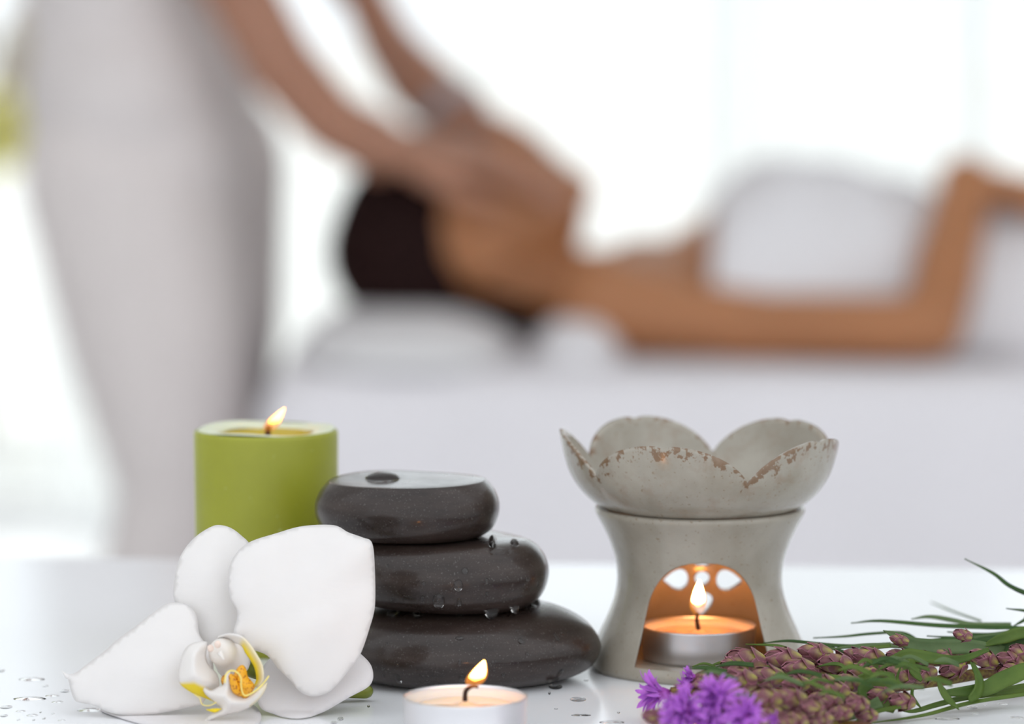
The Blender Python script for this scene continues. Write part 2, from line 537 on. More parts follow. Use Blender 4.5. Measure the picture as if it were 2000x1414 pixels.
# sheet: rounded box skin open below, hanging with shallow folds
def sheet():
    rows = []
    n = 220
    # perimeter of a rounded rectangle
    per = []
    rr = 0.035
    def arc(cx, cy, a0):
        return [(cx + rr * math.cos(a0 + PI / 2 * k / 8), cy + rr * math.sin(a0 + PI / 2 * k / 8)) for k in range(9)]
    corners = arc(BX1 - rr, BY1 - rr, 0) + arc(BX0 + rr, BY1 - rr, PI / 2) + arc(BX0 + rr, BY0 + rr, PI) + arc(BX1 - rr, BY0 + rr, 1.5 * PI)
    L = [0]
    pts = corners + [corners[0]]
    for a, b in zip(pts, pts[1:]):
        L.append(L[-1] + math.dist(a, b))
    for i in range(n):
        s = L[-1] * i / n
        j = max(k for k in range(len(L)) if L[k] <= s + 1e-12)
        j = min(j, len(pts) - 2)
        t = (s - L[j]) / max(1e-9, L[j + 1] - L[j])
        per.append((pts[j][0] + (pts[j + 1][0] - pts[j][0]) * t, pts[j][1] + (pts[j + 1][1] - pts[j][1]) * t, s))
    cx, cy = (BX0 + BX1) / 2, (BY0 + BY1) / 2
    v, f = [(cx, cy, BED_Z)], []
    prof = [(0.5, BED_Z), (0.8, BED_Z), (0.88, BED_Z), (0.93, BED_Z - 0.003), (0.97, BED_Z - 0.012), (0.99, BED_Z - 0.025), (1.0, BED_Z - 0.045)]
    zs = [BED_Z - 0.08, BED_Z - 0.2, BED_Z - 0.35, 0.12]
    for k, (q, z) in enumerate(prof):
        for (x, y, s) in per:
            v.append((cx + (x - cx) * (1 - (1 - q) * 0.35 if q > .9 else q), cy + (y - cy) * q, z))
    for k, z in enumerate(zs):
        w = 0.010 * (k + 1) / len(zs)
        for (x, y, s) in per:
            d = w * (math.sin(s * 13) + 0.6 * math.sin(s * 31 + 1)) + 0.02 * (k + 1) / 4
            nx, ny = x - cx, y - cy
            ax = nx / (BX1 - BX0); ay = ny / (BY1 - BY0)
            if nx < 0 and abs(ax) > abs(ay): d *= 0.3
            if abs(ax) > abs(ay): v.append((x + math.copysign(d, nx), y, z))
            else: v.append((x, y + math.copysign(d, ny), z))
    R = len(prof) + len(zs)
    for i in range(n):
        f.append((0, 1 + i, 1 + (i + 1) % n))
    for k in range(R - 1):
        for i in range(n):
            j = (i + 1) % n
            f.append((1 + k * n + i, 1 + (k + 1) * n + i, 1 + (k + 1) * n + j, 1 + k * n + j))
    return mk('bed_sheet', v, f, M['sheet'], origin=(cx, cy, BED_Z), solid=0.003)
tag(sheet(), 'white cotton sheet hanging over the massage bed', 'sheet')
def pillow(c, a, b, h, name, label, cat, mat):
    """soft cushion: flat underneath, domed on top, sides running out to a thin rim"""
    v, f = [], []
    nu, nr = 48, 14
    pw = lambda q, p: math.copysign(abs(q) ** p, q)
    for side in (1, 0):
        for k in range(nr + 1):
            q = k / nr
            for i in range(nu):
                u = 2 * PI * i / nu
                x, y = a * q * pw(math.cos(u), 0.75), b * q * pw(math.sin(u), 0.75)
                z = h * (0.12 + 0.88 * (1 - q ** 3.2)) if side else 0.0
                if k == nr: z = 0.06 * h
                v.append((c[0] + x, c[1] + y, c[2] + z))
    R = nr + 1
    for side in (0, 1):
        for k in range(nr):
            for i in range(nu):
                j = (i + 1) % nu
                q = [(side * R + k) * nu + i, (side * R + k + 1) * nu + i, (side * R + k + 1) * nu + j, (side * R + k) * nu + j]
                f.append(tuple(q if side == 0 else q[::-1]))
    o = mk(name, v, f, mat, origin=c)
    bm2 = bmesh.new(); bm2.from_mesh(o.data)
    bmesh.ops.remove_doubles(bm2, verts=bm2.verts, dist=1e-6)
    bm2.to_mesh(o.data); bm2.free()
    return tag(o, label, cat)
pillow((-0.095, 3.60, BED_Z + 0.0006), 0.105, 0.262, 0.043, 'pillow', 'low white pillow under the dark-haired head', 'pillow', M['pillow'])
pillow((0.060, 3.475, BED_Z + 0.0008), 0.042, 0.10, 0.038, 'neck_roll', 'small rolled bluish-white cloth under the neck', 'towel', M['towel'])

# ------------------------------------------------------------------ people
def ell(c, r, rot=None):
    return ('e', Vector(c), r, rot)
def cap(p, r0, q, r1):
    return ('c', Vector(p), r0, Vector(q), r1)
def limb(pts, radii):
    return [cap(pts[i], radii[i], pts[i + 1], radii[i + 1]) for i in range(len(pts) - 1)]
def prims_v(prims):
    V, Fc = [], []
    for p in prims:
        if p[0] == 'e':
            n, m_ = 20, 12
            base = len(V)
            R = p[3] or Matrix.Identity(3)
            for k in range(m_ + 1):
                w = PI * k / m_
                for i in range(n):
                    a = 2 * PI * i / n
                    V.append(p[1] + R @ Vector((p[2][0] * math.sin(w) * math.cos(a), p[2][1] * math.sin(w) * math.sin(a), p[2][2] * math.cos(w))))
            for k in range(m_):
                for i in range(n):
                    j = (i + 1) % n
                    Fc.append((base + k * n + i, base + (k + 1) * n + i, base + (k + 1) * n + j, base + k * n + j))
        else:
            _, a, r0, b, r1 = p
            d = (b - a)
            L = d.length
            d = d.normalized()
            u = d.cross(Vector((0.31, 0.72, 0.62))).normalized()
            w = d.cross(u)
            n = 14
            rings = []
            for k in range(5):
                t = PI / 2 * k / 4
                rings.append((a - d * (r0 * math.cos(t)), r0 * math.sin(t)))
            for k in range(5):
                t = PI / 2 * k / 4
                rings.append((b + d * (r1 * math.sin(t)), r1 * math.cos(t)))
            base = len(V)
            for c, r in rings:
                for i in range(n):
                    s = 2 * PI * i / n
                    V.append(c + u * (r * math.cos(s)) + w * (r * math.sin(s)))
            for k in range(len(rings) - 1):
                for i in range(n):
                    j = (i + 1) % n
                    Fc.append((base + k * n + i, base + k * n + j, base + (k + 1) * n + j, base + (k + 1) * n + i))
    return V, Fc
def flesh(name, prims, mat, voxel, smooth, parent=None, origin=None):
    """one continuous skin grown over the overlapping volumes"""
    V, Fc = prims_v(prims)
    o = mk(name, V, Fc, mat, parent, origin=origin)
    bm2 = bmesh.new(); bm2.from_mesh(o.data)
    bmesh.ops.remove_doubles(bm2, verts=bm2.verts, dist=1e-6)
    bmesh.ops.recalc_face_normals(bm2, faces=bm2.faces)
    bm2.to_mesh(o.data); bm2.free()
    r = o.modifiers.new('skin', 'REMESH'); r.mode = 'VOXEL'; r.voxel_size = voxel; r.use_smooth_shade = True
    s = o.modifiers.new('soft', 'SMOOTH'); s.factor = 0.5; s.iterations = smooth
    return bake(o)
def hand(wrist, d, nrm, thumb_side, curl=(0.35, 0.4, 0.3), s=1.0, spread=0.10):
    """palm, four fingers of unequal length and a thumb; nrm points out of the back of the hand"""
    wrist = Vector(wrist); d = Vector(d).normalized(); nrm = Vector(nrm); nrm = (nrm - d * nrm.dot(d)).normalized()
    side = d.cross(nrm).normalized() * thumb_side
    pr = []
    offs = (0.030, 0.010, -0.010, -0.029)
    palm = (0.092, 0.095, 0.090, 0.082)
    lens = ((0.043, 0.025, 0.020), (0.047, 0.029, 0.021), (0.043, 0.027, 0.020), (0.034, 0.020, 0.018))
    for k in range(4):
        w0 = wrist + side * (offs[k] * 0.55 * s) - d * (0.004 * s)
        kn = wrist + d * (palm[k] * s) + side * (offs[k] * s)
        pr.append(cap(w0, 0.0165 * s, kn, 0.0125 * s))
        dirn = (d + side * (spread * (1.5 - k) / 1.5)).normalized()
        p = kn
        ax = dirn.cross(-nrm).normalized()
        dd = dirn
        r = 0.0092 - 0.0008 * (k == 3)
        for q in range(3):
            dd = Quaternion(ax, curl[q]) @ dd
            e = p + dd * (lens[k][q] * s)
            pr.append(cap(p, r * s * (1 - 0.07 * q), e, r * s * (1 - 0.07 * (q + 1))))
            p = e
    # thumb leaves the side of the palm near its base
    b0 = wrist + d * (0.022 * s) + side * (0.020 * s)
    b1 = b0 + (d * 0.028 + side * 0.026 - nrm * 0.010) * s
    b2 = b1 + (d * 0.032 + side * 0.010 - nrm * 0.010) * s
    b3 = b2 + (d * 0.026 + side * 0.001 - nrm * 0.008) * s
    pr += [cap(b0, 0.0155 * s, b1, 0.0125 * s), cap(b1, 0.0120 * s, b2, 0.0105 * s), cap(b2, 0.0105 * s, b3, 0.0085 * s)]
    return pr
def head(c, up, fwd, s=1.0):
    """skull, jaw, brow, nose, lips, eyes and ears on a frame given by crown and face directions"""
    c = Vector(c); up = Vector(up).normalized(); fwd = Vector(fwd); fwd = (fwd - up * fwd.dot(up)).normalized()
    sd = fwd.cross(up)
    R = Matrix((sd, fwd, up)).transposed()
    at = lambda a, b_, c_: c + sd * (a * s) + fwd * (b_ * s) + up * (c_ * s)
    E_ = lambda p, r: ell(p, tuple(x * s for x in r), R)
    pr = [E_(at(0, -0.010, 0.028), (0.074, 0.088, 0.082)), E_(at(0, 0.018, -0.015), (0.064, 0.070, 0.085)),
          E_(at(0, 0.030, -0.062), (0.050, 0.048, 0.045)), E_(at(0, 0.060, -0.092), (0.022, 0.019, 0.018)),
          E_(at(0, 0.074, 0.018), (0.050, 0.012, 0.012)), E_(at(0, 0.080, -0.048), (0.026, 0.014, 0.008)), E_(at(0, 0.078, -0.062), (0.023, 0.013, 0.008)),
          cap(at(0, 0.080, 0.008), 0.007 * s, at(0, 0.102, -0.026), 0.0095 * s)]
    for q in (-1, 1):
        pr += [E_(at(q * 0.012, 0.090, -0.028), (0.008, 0.009, 0.007)), E_(at(q * 0.030, 0.070, 0.0), (0.014, 0.012, 0.009)),
               E_(at(q * 0.040, 0.052, -0.028), (0.020, 0.022, 0.020)), E_(at(q * 0.076, -0.008, -0.012), (0.009, 0.020, 0.031))]
    return pr
def zx(px, py, Y):
    return P(px, py, Y)

# --- the person lying on the bed
cl_root = thing('person', (0.5, 3.62, BED_Z), 'person lying on the bed in a white towel, dark hair, face up', 'person')
HC = Vector((-0.040, 3.60, 0.738))
h_up = Vector((-0.988, 0, 0.15)); h_fw = Vector((0.15, 0, 0.988))
pr = head(HC, h_up, h_fw, 1.0)
pr += limb([(-0.01, 3.60, 0.705), (0.045, 3.60, 0.683), (0.10, 3.61, 0.680)], [0.055, 0.043, 0.050])
pr += [ell((0.145, 3.61, 0.685), (0.085, 0.165, 0.048)), ell((0.25, 3.61, 0.703), (0.12, 0.135, 0.066)), ell((0.40, 3.61, 0.700), (0.15, 0.122, 0.062)),
       ell((0.60, 3.61, 0.704), (0.13, 0.155, 0.066)), ell((0.275, 3.55, 0.755), (0.055, 0.055, 0.036)), ell((0.275, 3.67, 0.755), (0.055, 0.055, 0.036))]
for sy in (-1, 1):
    pr += limb([(0.60, 3.61 + sy * 0.085, 0.712), (1.02, 3.61 + sy * 0.085, 0.716), (1.42, 3.61 + sy * 0.08, 0.690)], [0.076, 0.054, 0.036])
    pr += limb([(1.42, 3.61 + sy * 0.08, 0.682), (1.44, 3.61 + sy * 0.085, 0.78), (1.43, 3.61 + sy * 0.09, 0.85)], [0.036, 0.034, 0.022])
# near arm: shoulder, elbow on the sheet, forearm rising to a hand on the abdomen
s_n = P(1185, 595, 3.49); e_n = P(1822, 640, 3.405); w_n = P(1888, 352, 3.525)
pr += limb([s_n, P(1300, 618, 3.47), P(1500, 638, 3.45), e_n], [0.046, 0.036, 0.031, 0.029])
pr += limb([e_n, e_n.lerp(w_n, 0.35), w_n], [0.029, 0.031, 0.025])
pr += hand(w_n, (0.72, 0.50, -0.10), (0.10, -0.1, 1.0), 1, (0.35, 0.5, 0.3), 0.95)
# far arm, along the other side
pr += limb([(0.125, 3.75, 0.684), (0.27, 3.80, 0.685), (0.40, 3.815, 0.69)], [0.046, 0.034, 0.030])
pr += limb([(0.40, 3.815, 0.69), (0.56, 3.74, 0.78)], [0.030, 0.023])
pr += hand((0.56, 3.74, 0.78), (0.70, -0.5, 0.06), (0.0, 0.25, 1.0), -1, (0.35, 0.5, 0.3), 0.95)
flesh('body', pr, M['skin_c'], 0.0045, 6, cl_root)
hp = [ell(HC + h_up * 0.048 - h_fw * 0.022, (0.081, 0.078, 0.085), Matrix((h_fw.cross(h_up), h_fw, h_up)).transposed()),
      ell(HC + h_up * 0.055 - h_fw * 0.004, (0.079, 0.082, 0.074), Matrix((h_fw.cross(h_up), h_fw, h_up)).transposed()),
      ell((-0.045, 3.60, 0.672), (0.075, 0.082, 0.026)), ell((0.0, 3.60, 0.668), (0.045, 0.07, 0.018)),
      ell((-0.095, 3.60, 0.694), (0.064, 0.085, 0.050))]
flesh('hair', hp, M['hair'], 0.005, 4, cl_root)
# towel wrapped over the trunk and thighs
TOW = [(0.176, 0.768, 0.155), (0.195, 0.792, 0.157), (0.225, 0.808, 0.158), (0.258, 0.813, 0.158), (0.31, 0.803, 0.155), (0.36, 0.789, 0.150), (0.42, 0.772, 0.142),
       (0.50, 0.768, 0.150), (0.62, 0.785, 0.175), (0.8, 0.800, 0.18), (1.0, 0.785, 0.165), (1.15, 0.765, 0.155)]
v, f = [], []
NS = 36
tp_ = catmull([Vector(t) for t in TOW], 60)
for q in tp_:
    x, zt, hw = q
    for k in range(NS + 1):
        a = PI * k / NS
        e = 0.85
        yy = math.copysign(abs(math.cos(a)) ** e, -math.cos(a)) * hw
        zz = (math.sin(a) ** 0.85) * (zt - BED_Z - 0.004) + BED_Z + 0.004
        w = 0.0018 * math.sin(x * 90 + k * 0.35) + 0.0015 * math.sin(x * 37 - k * 0.6)
        v.append((x + 0.012 * math.sin(a), 3.61 + yy * (1 + w * 3), zz + w))
for i in range(len(tp_) - 1):
    for k in range(NS):
        f.append((i * (NS + 1) + k, i * (NS + 1) + k + 1, (i + 1) * (NS + 1) + k + 1, (i + 1) * (NS + 1) + k))
tw = mk('bath_towel', v, f, M['towel'], origin=(0.6, 3.61, BED_Z), solid=0.004)
tag(tw, 'white towel wrapped over the chest of the person on the bed', 'towel')

# --- the person standing at the head of the bed
th_root = thing('person', (-0.34, 3.65, 0), 'person in white tunic and trousers standing, both hands on the head of the other', 'person')
HP = Vector((-0.350, 3.66, 0.86))
en = P(452, -50, 3.50); wn = P(738, 284, 3.535)
ef = P(690, -50, 3.80); wf = P(885, 220, 3.68)
sn = Vector((-0.375, 3.47, 1.285)); sf = Vector((-0.265, 3.83, 1.275))
nk = (sn + sf) / 2
pr = [ell((-0.355, 3.66, 0.86), (0.095, 0.155, 0.10)), ell((-0.375, 3.65, 1.00), (0.080, 0.125, 0.12)), ell((-0.345, 3.65, 1.16), (0.095, 0.150, 0.13))]
pr += limb([sn.lerp(sf, 0.08), sn.lerp(sf, 0.92)], [0.055, 0.055])
pr += limb([sn, en], [0.046, 0.036]) + limb([en, P(545, 120, 3.50), P(650, 240, 3.52), wn], [0.0345, 0.0335, 0.031, 0.031])
pr += limb([sf, ef], [0.046, 0.034]) + limb([ef, P(758, 88, 3.76), P(815, 160, 3.72), wf], [0.022, 0.027, 0.033, 0.0325])
pr += hand(wn, (0.95, 0.06, -0.10), (0.10, -0.25, 0.95), 1, (0.20, 0.20, 0.15), 1.0, 0.16)
pr += hand(wf, (0.86, -0.30, -0.34), (0.36, 0.20, 0.92), -1, (0.25, 0.6, 0.6), 0.95, 0.10)
pr += limb([nk + Vector((0.02, 0, 0.02)), nk + Vector((0.065, 0, 0.13))], [0.052, 0.050])
pr += head(nk + Vector((0.09, -0.005, 0.20)), (-0.30, 0, 0.95), (0.93, -0.08, -0.35))
knn = Vector((-0.306, 3.575, 0.50)); ann = Vector((-0.405, 3.56, 0.085))
knf = Vector((-0.308, 3.735, 0.50)); anf = Vector((-0.415, 3.74, 0.085))
for hp_, kn_, an_ in ((Vector((-0.352, 3.585, 0.82)), knn, ann), (Vector((-0.348, 3.735, 0.82)), knf, anf)):
    pr += limb([hp_, kn_, an_], [0.080, 0.055, 0.036])
    pr += limb([an_ + Vector((-0.035, 0, -0.05)), an_ + Vector((0.10, 0, -0.058)), an_ + Vector((0.165, 0, -0.063))], [0.033, 0.028, 0.020])
flesh('body', pr, M['skin_t'], 0.0045, 6, th_root)
# tunic: trunk, short sleeves, hem over the hips
pr = [ell((-0.370, 3.655, 1.00), (0.098, 0.148, 0.17)), ell((-0.345, 3.65, 1.16), (0.108, 0.162, 0.135)), ell((-0.358, 3.66, 0.870), (0.108, 0.172, 0.120)),
      cap((-0.362, 3.60, 0.90), 0.092, (-0.352, 3.595, 0.80), 0.098), cap((-0.350, 3.72, 0.90), 0.092, (-0.328, 3.725, 0.80), 0.100),
      cap((-0.356, 3.60, 0.88), 0.092, (-0.356, 3.60, 0.795), 0.101)]
pr += limb([sn.lerp(sf, 0.06), sn.lerp(sf, 0.94)], [0.060, 0.060])
pr += limb([sn, sn.lerp(en, 0.50)], [0.060, 0.052]) + limb([sf, sf.lerp(ef, 0.50)], [0.060, 0.052])
flesh('tunic', pr, M['tunic'], 0.006, 6, th_root)
pr = []
for hp_, kn_, an_ in ((Vector((-0.364, 3.590, 0.80)), knn, ann), (Vector((-0.318, 3.735, 0.80)), knf, anf)):
    pr += limb([hp_, hp_.lerp(kn_, 0.5), kn_, kn_.lerp(an_, 0.5), an_ + Vector((0, 0, 0.02))], [0.099, 0.089, 0.066, 0.060, 0.054])
flesh('trousers', pr, M['pants'], 0.006, 6, th_root)
hc = nk + Vector((0.09, -0.005, 0.20))
flesh('hair', [ell(hc + Vector((-0.03, 0, 0.035)), (0.093, 0.083, 0.088)), ell(hc + Vector((-0.115, 0, 0.0)), (0.04, 0.04, 0.045))], M['hair'], 0.006, 3, th_root)
bt = (wf - ef).normalized()
v, f = tube_v([wf - bt * 0.010, wf - bt * 0.007, wf + bt * 0.007, wf + bt * 0.010], [0.0328, 0.0350, 0.0350, 0.0328], 20)
tag(mk('wristband', v, f, M['band'], th_root), 'silver grey band on the wrist')

# ------------------------------------------------------------------ shrub outside the glass, at the picture's edge
sh = thing('shrub', (-1.20, 8.6, -0.06), 'yellow-green shrub outside the glass behind the standing person', 'shrub')
rnd = random.Random(3)
v, f = [], []
def leaf_blob(cx, cy, cz, rx, rz, n, size):
    for _ in range(n):
        a = rnd.uniform(0, 2 * PI); b_ = math.acos(rnd.uniform(-1, 1)); r = rnd.uniform(0.4, 1)
        c = Vector((cx + rx * r * math.sin(b_) * math.cos(a), cy + rx * r * math.sin(b_) * math.sin(a), cz + rz * r * math.cos(b_)))
        q = Quaternion((rnd.gauss(0, 1), rnd.gauss(0, 1), rnd.gauss(0, 1), rnd.gauss(0, 1))).normalized()
        i = len(v)
        for p in ((-size, 0, 0), (0, -size * 0.4, size * .1), (size, 0, 0), (0, size * 0.4, size * .1)):
            v.append(c + q @ Vector(p))
        f.append((i, i + 1, i + 2, i + 3))
leaf_blob(-1.20, 8.6, 0.645, 0.18, 0.085, 1200, 0.035)
tag(mk('foliage', v, f, M['shrub_leaf'], sh, solid=0.001), kind='stuff')
v, f = [], []
leaf_blob(-1.115, 8.6, 0.82, 0.035, 0.11, 260, 0.02)
tag(mk('seed_head', v, f, M['shrub_bloom'], sh, solid=0.001), 'tan seed head above the leaves')
tube('stem', [(-1.20, 8.6, -0.06), (-1.21, 8.6, 0.35), (-1.15, 8.6, 0.85)], 0.012, M['shrub_stem'], sh)

# ------------------------------------------------------------------ stacked stones
STONES = []
def stone(c, a, b_, h, prof, label, tilt=(0, 0), seed=0, rot=0.0):
    rn = random.Random(seed)
    ph = [rn.uniform(0, 6.28) for _ in range(6)]
    pp = catmull([Vector((r, z, 0)) for r, z in prof], 40)
    n = 96
    v, f = [], []
    R = Matrix.Rotation(tilt[1], 3, 'Y') @ Matrix.Rotation(tilt[0], 3, 'X')
    for k, q in enumerate(pp):
        r, z = max(0.0, q.x), q.y
        for i in range(n):
            t = 2 * PI * i / n
            wob = 1 + 0.022 * math.sin(2 * t + ph[0]) + 0.016 * math.sin(3 * t + ph[1]) + 0.007 * math.sin(5 * t + ph[2])
            zz = z + 0.02 * math.sin(2 * t + ph[3]) * r * (z - 0.0) + 0.012 * math.sin(3 * t + ph[4]) * r * z
            p = Vector((a * r * wob * math.cos(t + rot), b_ * r * wob * math.sin(t + rot), h * zz))
            v.append(Vector(c) + R @ p)
    for k in range(len(pp) - 1):
        for i in range(n):
            j = (i + 1) % n
            f.append((k * n + i, (k + 1) * n + i, (k + 1) * n + j, k * n + j))
    bm2 = bmesh.new()
    vs = [bm2.verts.new(p) for p in v]
    for q in f: bm2.faces.new([vs[i] for i in q])
    bmesh.ops.remove_doubles(bm2, verts=bm2.verts, dist=1e-5)
    bmesh.ops.recalc_face_normals(bm2, faces=bm2.faces)
    bm2.verts.index_update()
    v = [x.co.copy() for x in bm2.verts]; f = [[x.index for x in q.verts] for q in bm2.faces]
    bm2.free()
    o = mk('massage_stone', v, f, M['stone'], origin=c)
    tag(o, label, 'stone', 'stacked black massage stones')
    STONES.append(BVHTree.FromPolygons(v, f))
    return o
SY = 1.252
stone((-0.0160, SY, TZ), 0.0440, 0.0355, 0.0250,
      [(0, 1), (0.3, 0.995), (0.58, 0.965), (0.76, 0.87), (0.915, 0.69), (1.0, 0.42), (0.94, 0.18), (0.80, 0.05), (0.62, 0.0), (0, 0)],
      'widest flat black stone at the foot of the stack, beaded with water', seed=4)
stone((-0.0230, SY + 0.002, TZ + 0.0247), 0.0350, 0.0330, 0.0228,
      [(0, 1), (0.4, 1.0), (0.70, 0.985), (0.84, 0.93), (0.955, 0.75), (1.0, 0.50), (0.95, 0.22), (0.84, 0.06), (0.66, 0.0), (0, 0)],
      'middle black stone of the stack with drops along its lower edge', (0.0, 0.03), 11)
stone((-0.0340, SY + 0.002, TZ + 0.0474), 0.0300, 0.0285, 0.0186,
      [(0, 1), (0.5, 1.0), (0.80, 0.995), (0.865, 0.955), (0.96, 0.76), (1.0, 0.50), (0.955, 0.22), (0.86, 0.06), (0.70, 0.0), (0, 0)],
      'topmost flat black stone with one large water drop on it', (0.0, 0.0), 21)

# ------------------------------------------------------------------ water drops
def dome(c, nrm, a, b_, h, name, label, group, sag=0.0):
    """a sessile drop: flattened cap sitting on the surface"""
    nrm = Vector(nrm).normalized()
    u = nrm.cross(Vector((0, 0, 1)))
    if u.length < 0.2: u = Vector((1, 0, 0)) - nrm * nrm.x
    u = u.normalized(); w = nrm.cross(u)
    if w.z < 0: w = -w; u = -u
    v, f = [], []
    n, k_ = 20, 7
    for k in range(k_ + 1):
        t = PI / 2 * k / k_
        for i in range(n):
            s = 2 * PI * i / n
            up = b_ * math.sin(s) * math.cos(t)
            up -= sag * b_ * math.sin(t)
            v.append(Vector(c) + u * (a * math.cos(s) * math.cos(t)) + w * up + nrm * (h * math.sin(t) - 0.0001))
    for k in range(k_):
        for i in range(n):
            j = (i + 1) % n
            f.append((k * n + i, k * n + j, (k + 1) * n + j, (k + 1) * n + i))
    f.append(tuple(range(n - 1, -1, -1)))
    bm2 = bmesh.new()
    vs = [bm2.verts.new(p) for p in v]
    for q in f: bm2.faces.new([vs[i] for i in q])
    bmesh.ops.remove_doubles(bm2, verts=bm2.verts, dist=1e-6)
    bmesh.ops.recalc_face_normals(bm2, faces=bm2.faces)
    bm2.verts.index_update()
    v = [x.co.copy() for x in bm2.verts]; f = [[x.index for x in q.verts] for q in bm2.faces]
    bm2.free()
    return tag(mk(name, v, f, M['water'], origin=c), label, 'water drop', group)
O_ = Vector((0, 0, CZ))
def on_stone(px, py):
    d = ray(px, py).normalized()
    best = None
    for t in STONES:
        hit = t.ray_cast(O_, d)
        if hit[0] is not None and (best is None or hit[3] < best[3]): best = hit
    return best
G_ST = 'water drops on the stones'
ORD = 'first second third fourth fifth sixth seventh eighth ninth tenth eleventh twelfth thirteenth fourteenth fifteenth sixteenth seventeenth eighteenth'.split()
def ranked(lst):
    """each entry with its rank from the picture's left, as a word"""
    order = sorted(range(len(lst)), key=lambda i: lst[i][0])
    return [(a, ORD[order.index(i)]) for i, a in enumerate(lst)]
def stone_drop(px, py, w, h, thick, label, sag=0.3):
    hit = on_stone(px, py)
    if hit is None: return
    mm = 1.24 / FPX
    nr = hit[1]
    if nr.y > 0 and nr.z < 0.5: nr = -nr
    foreshort = max(0.25, abs(nr.dot(ray(px, py).normalized())))
    dome(hit[0], nr, w * mm / 2, h * mm / 2 / (foreshort if nr.z > 0.6 else 1), thick * mm, 'water_drop', label, G_ST, sag)
stone_drop(747, 934, 70, 18, 13, 'large clear drop lying on top of the highest stone', 0)
for a, wd_ in ranked(((1005, 1061, 20, 12, 9), (972, 1078, 36, 10, 9), (996, 1077, 9, 5, 5))):
    stone_drop(*a, 'clear drop on the top face of the middle stone, %s from the left' % wd_, 0)
stone_drop(962, 1060, 18, 24, 14, 'upright clear drop wedged where the top stone meets the middle one', 0)
for a, wd_ in ranked(((908, 1115, 14, 14, 5), (895, 1143, 19, 22, 6), (857, 1173, 24, 32, 8), (897, 1176, 10, 20, 4), (828, 1140, 8, 9, 4), (826, 1169, 8, 12, 4),
          (951, 1135, 7, 12, 3), (951, 1160, 7, 11, 3), (1050, 1140, 9, 12, 4), (766, 1170, 9, 12, 3), (757, 1105, 6, 6, 3), (1029, 1132, 5, 9, 3))):
    stone_drop(*a, 'small clear drop on the flank of the middle stone, %s counting from the left' % wd_)
for a, wd_ in ranked(((817, 1199, 22, 16, 12), (960, 1193, 28, 22, 15), (1005, 1186, 20, 14, 13), (768, 1199, 16, 9, 8), (897, 1200, 20, 8, 7))):
    stone_drop(*a, 'clear drop hanging under the middle stone, %s counting from the left' % wd_, 0.6)
for a, wd_ in ranked(((1048, 1178, 18, 16, 10), (1036, 1184, 12, 8, 7))):
    stone_drop(*a, 'clear drop where the middle stone meets the lowest one, %s from the left' % wd_, 0)
for a, wd_ in ranked(((898, 1246, 17, 8, 3), (1018, 1252, 15, 11, 3), (1087, 1244, 10, 14, 3), (1030, 1277, 8, 8, 3), (777, 1298, 5, 9, 3), (898, 1295, 7, 13, 4), (902, 1325, 14, 18, 4),
          (750, 1320, 8, 14, 3), (778, 1326, 14, 26, 3), (1094, 1315, 16, 22, 3), (983, 1318, 8, 8, 3), (1010, 1232, 9, 4, 3), (756, 1258, 5, 8, 3), (1081, 1265, 4, 6, 3))):
    stone_drop(*a, 'small flat drop on the flank of the lowest stone, %s counting from the left' % wd_)
def table_drop(px, py, w, h, thick, label, group):
    c = T(px, py)
    mm = c.y / FPX
    dome(c + Vector((0, 0, 0.00012)), (0, 0, 1), w * mm / 2, h * mm / 2 / 0.185, min(thick, 0.05 * w + 0.4) * mm, 'water_drop', label, group, 0)
G1 = 'water drops on the table by the orchid'
for a, wd_ in ranked(((62, 1327, 52, 6, 4), (88, 1340, 14, 4, 3), (127, 1350, 20, 6, 4), (102, 1359, 28, 4, 3), (58, 1365, 66, 6, 4), (112, 1371, 24, 4, 3), (12, 1381, 26, 7, 4), (40, 1389, 20, 4, 3),
          (8, 1398, 16, 5, 3), (63, 1397, 24, 5, 3), (79, 1391, 6, 3, 3), (86, 1403, 9, 4, 3), (104, 1394, 9, 3, 3), (36, 1406, 8, 3, 2), (66, 1406, 6, 3, 2), (120, 1407, 16, 3, 2), (3, 1310, 14, 6, 3))):
    table_drop(*a, 'small clear drop on the table beside the orchid tip, %s counting from the left' % wd_, G1)
table_drop(175, 1387, 50, 8, 6, 'elongated bright drop under the edge of the pointed orchid petal', G1)
G2 = 'water drops on the table in front of the stones'
for a, wd_ in ranked(((1129, 1366, 33, 10, 2), (1073, 1354, 5, 6, 4), (1145, 1329, 9, 3, 3), (1135, 1397, 40, 4, 2), (1195, 1411, 50, 6, 2), (1086, 1385, 8, 2, 2), (1208, 1392, 6, 4, 3), (720, 1379, 6, 6, 2), (665, 1404, 13, 8, 2), (652, 1412, 14, 6, 2))):
    table_drop(*a, 'small flat drop on the table around the front tealight, %s counting from the left' % wd_, G2)
table_drop(1085, 1341, 28, 12, 13, 'thick clear drop at the foot of the lowest stone', G2)
G3 = 'water drops on the table by the purple flowers'
for a, wd_ in ranked(((1899, 1382, 22, 6, 2), (1959, 1375, 22, 4, 2), (1850, 1404, 50, 6, 2), (1905, 1394, 16, 3, 2), (1925, 1377, 6, 2, 2), (1985, 1402, 30, 5, 2))):
    table_drop(*a, 'small flat drop on the table below the flower stalks, %s counting from the left' % wd_, G3)

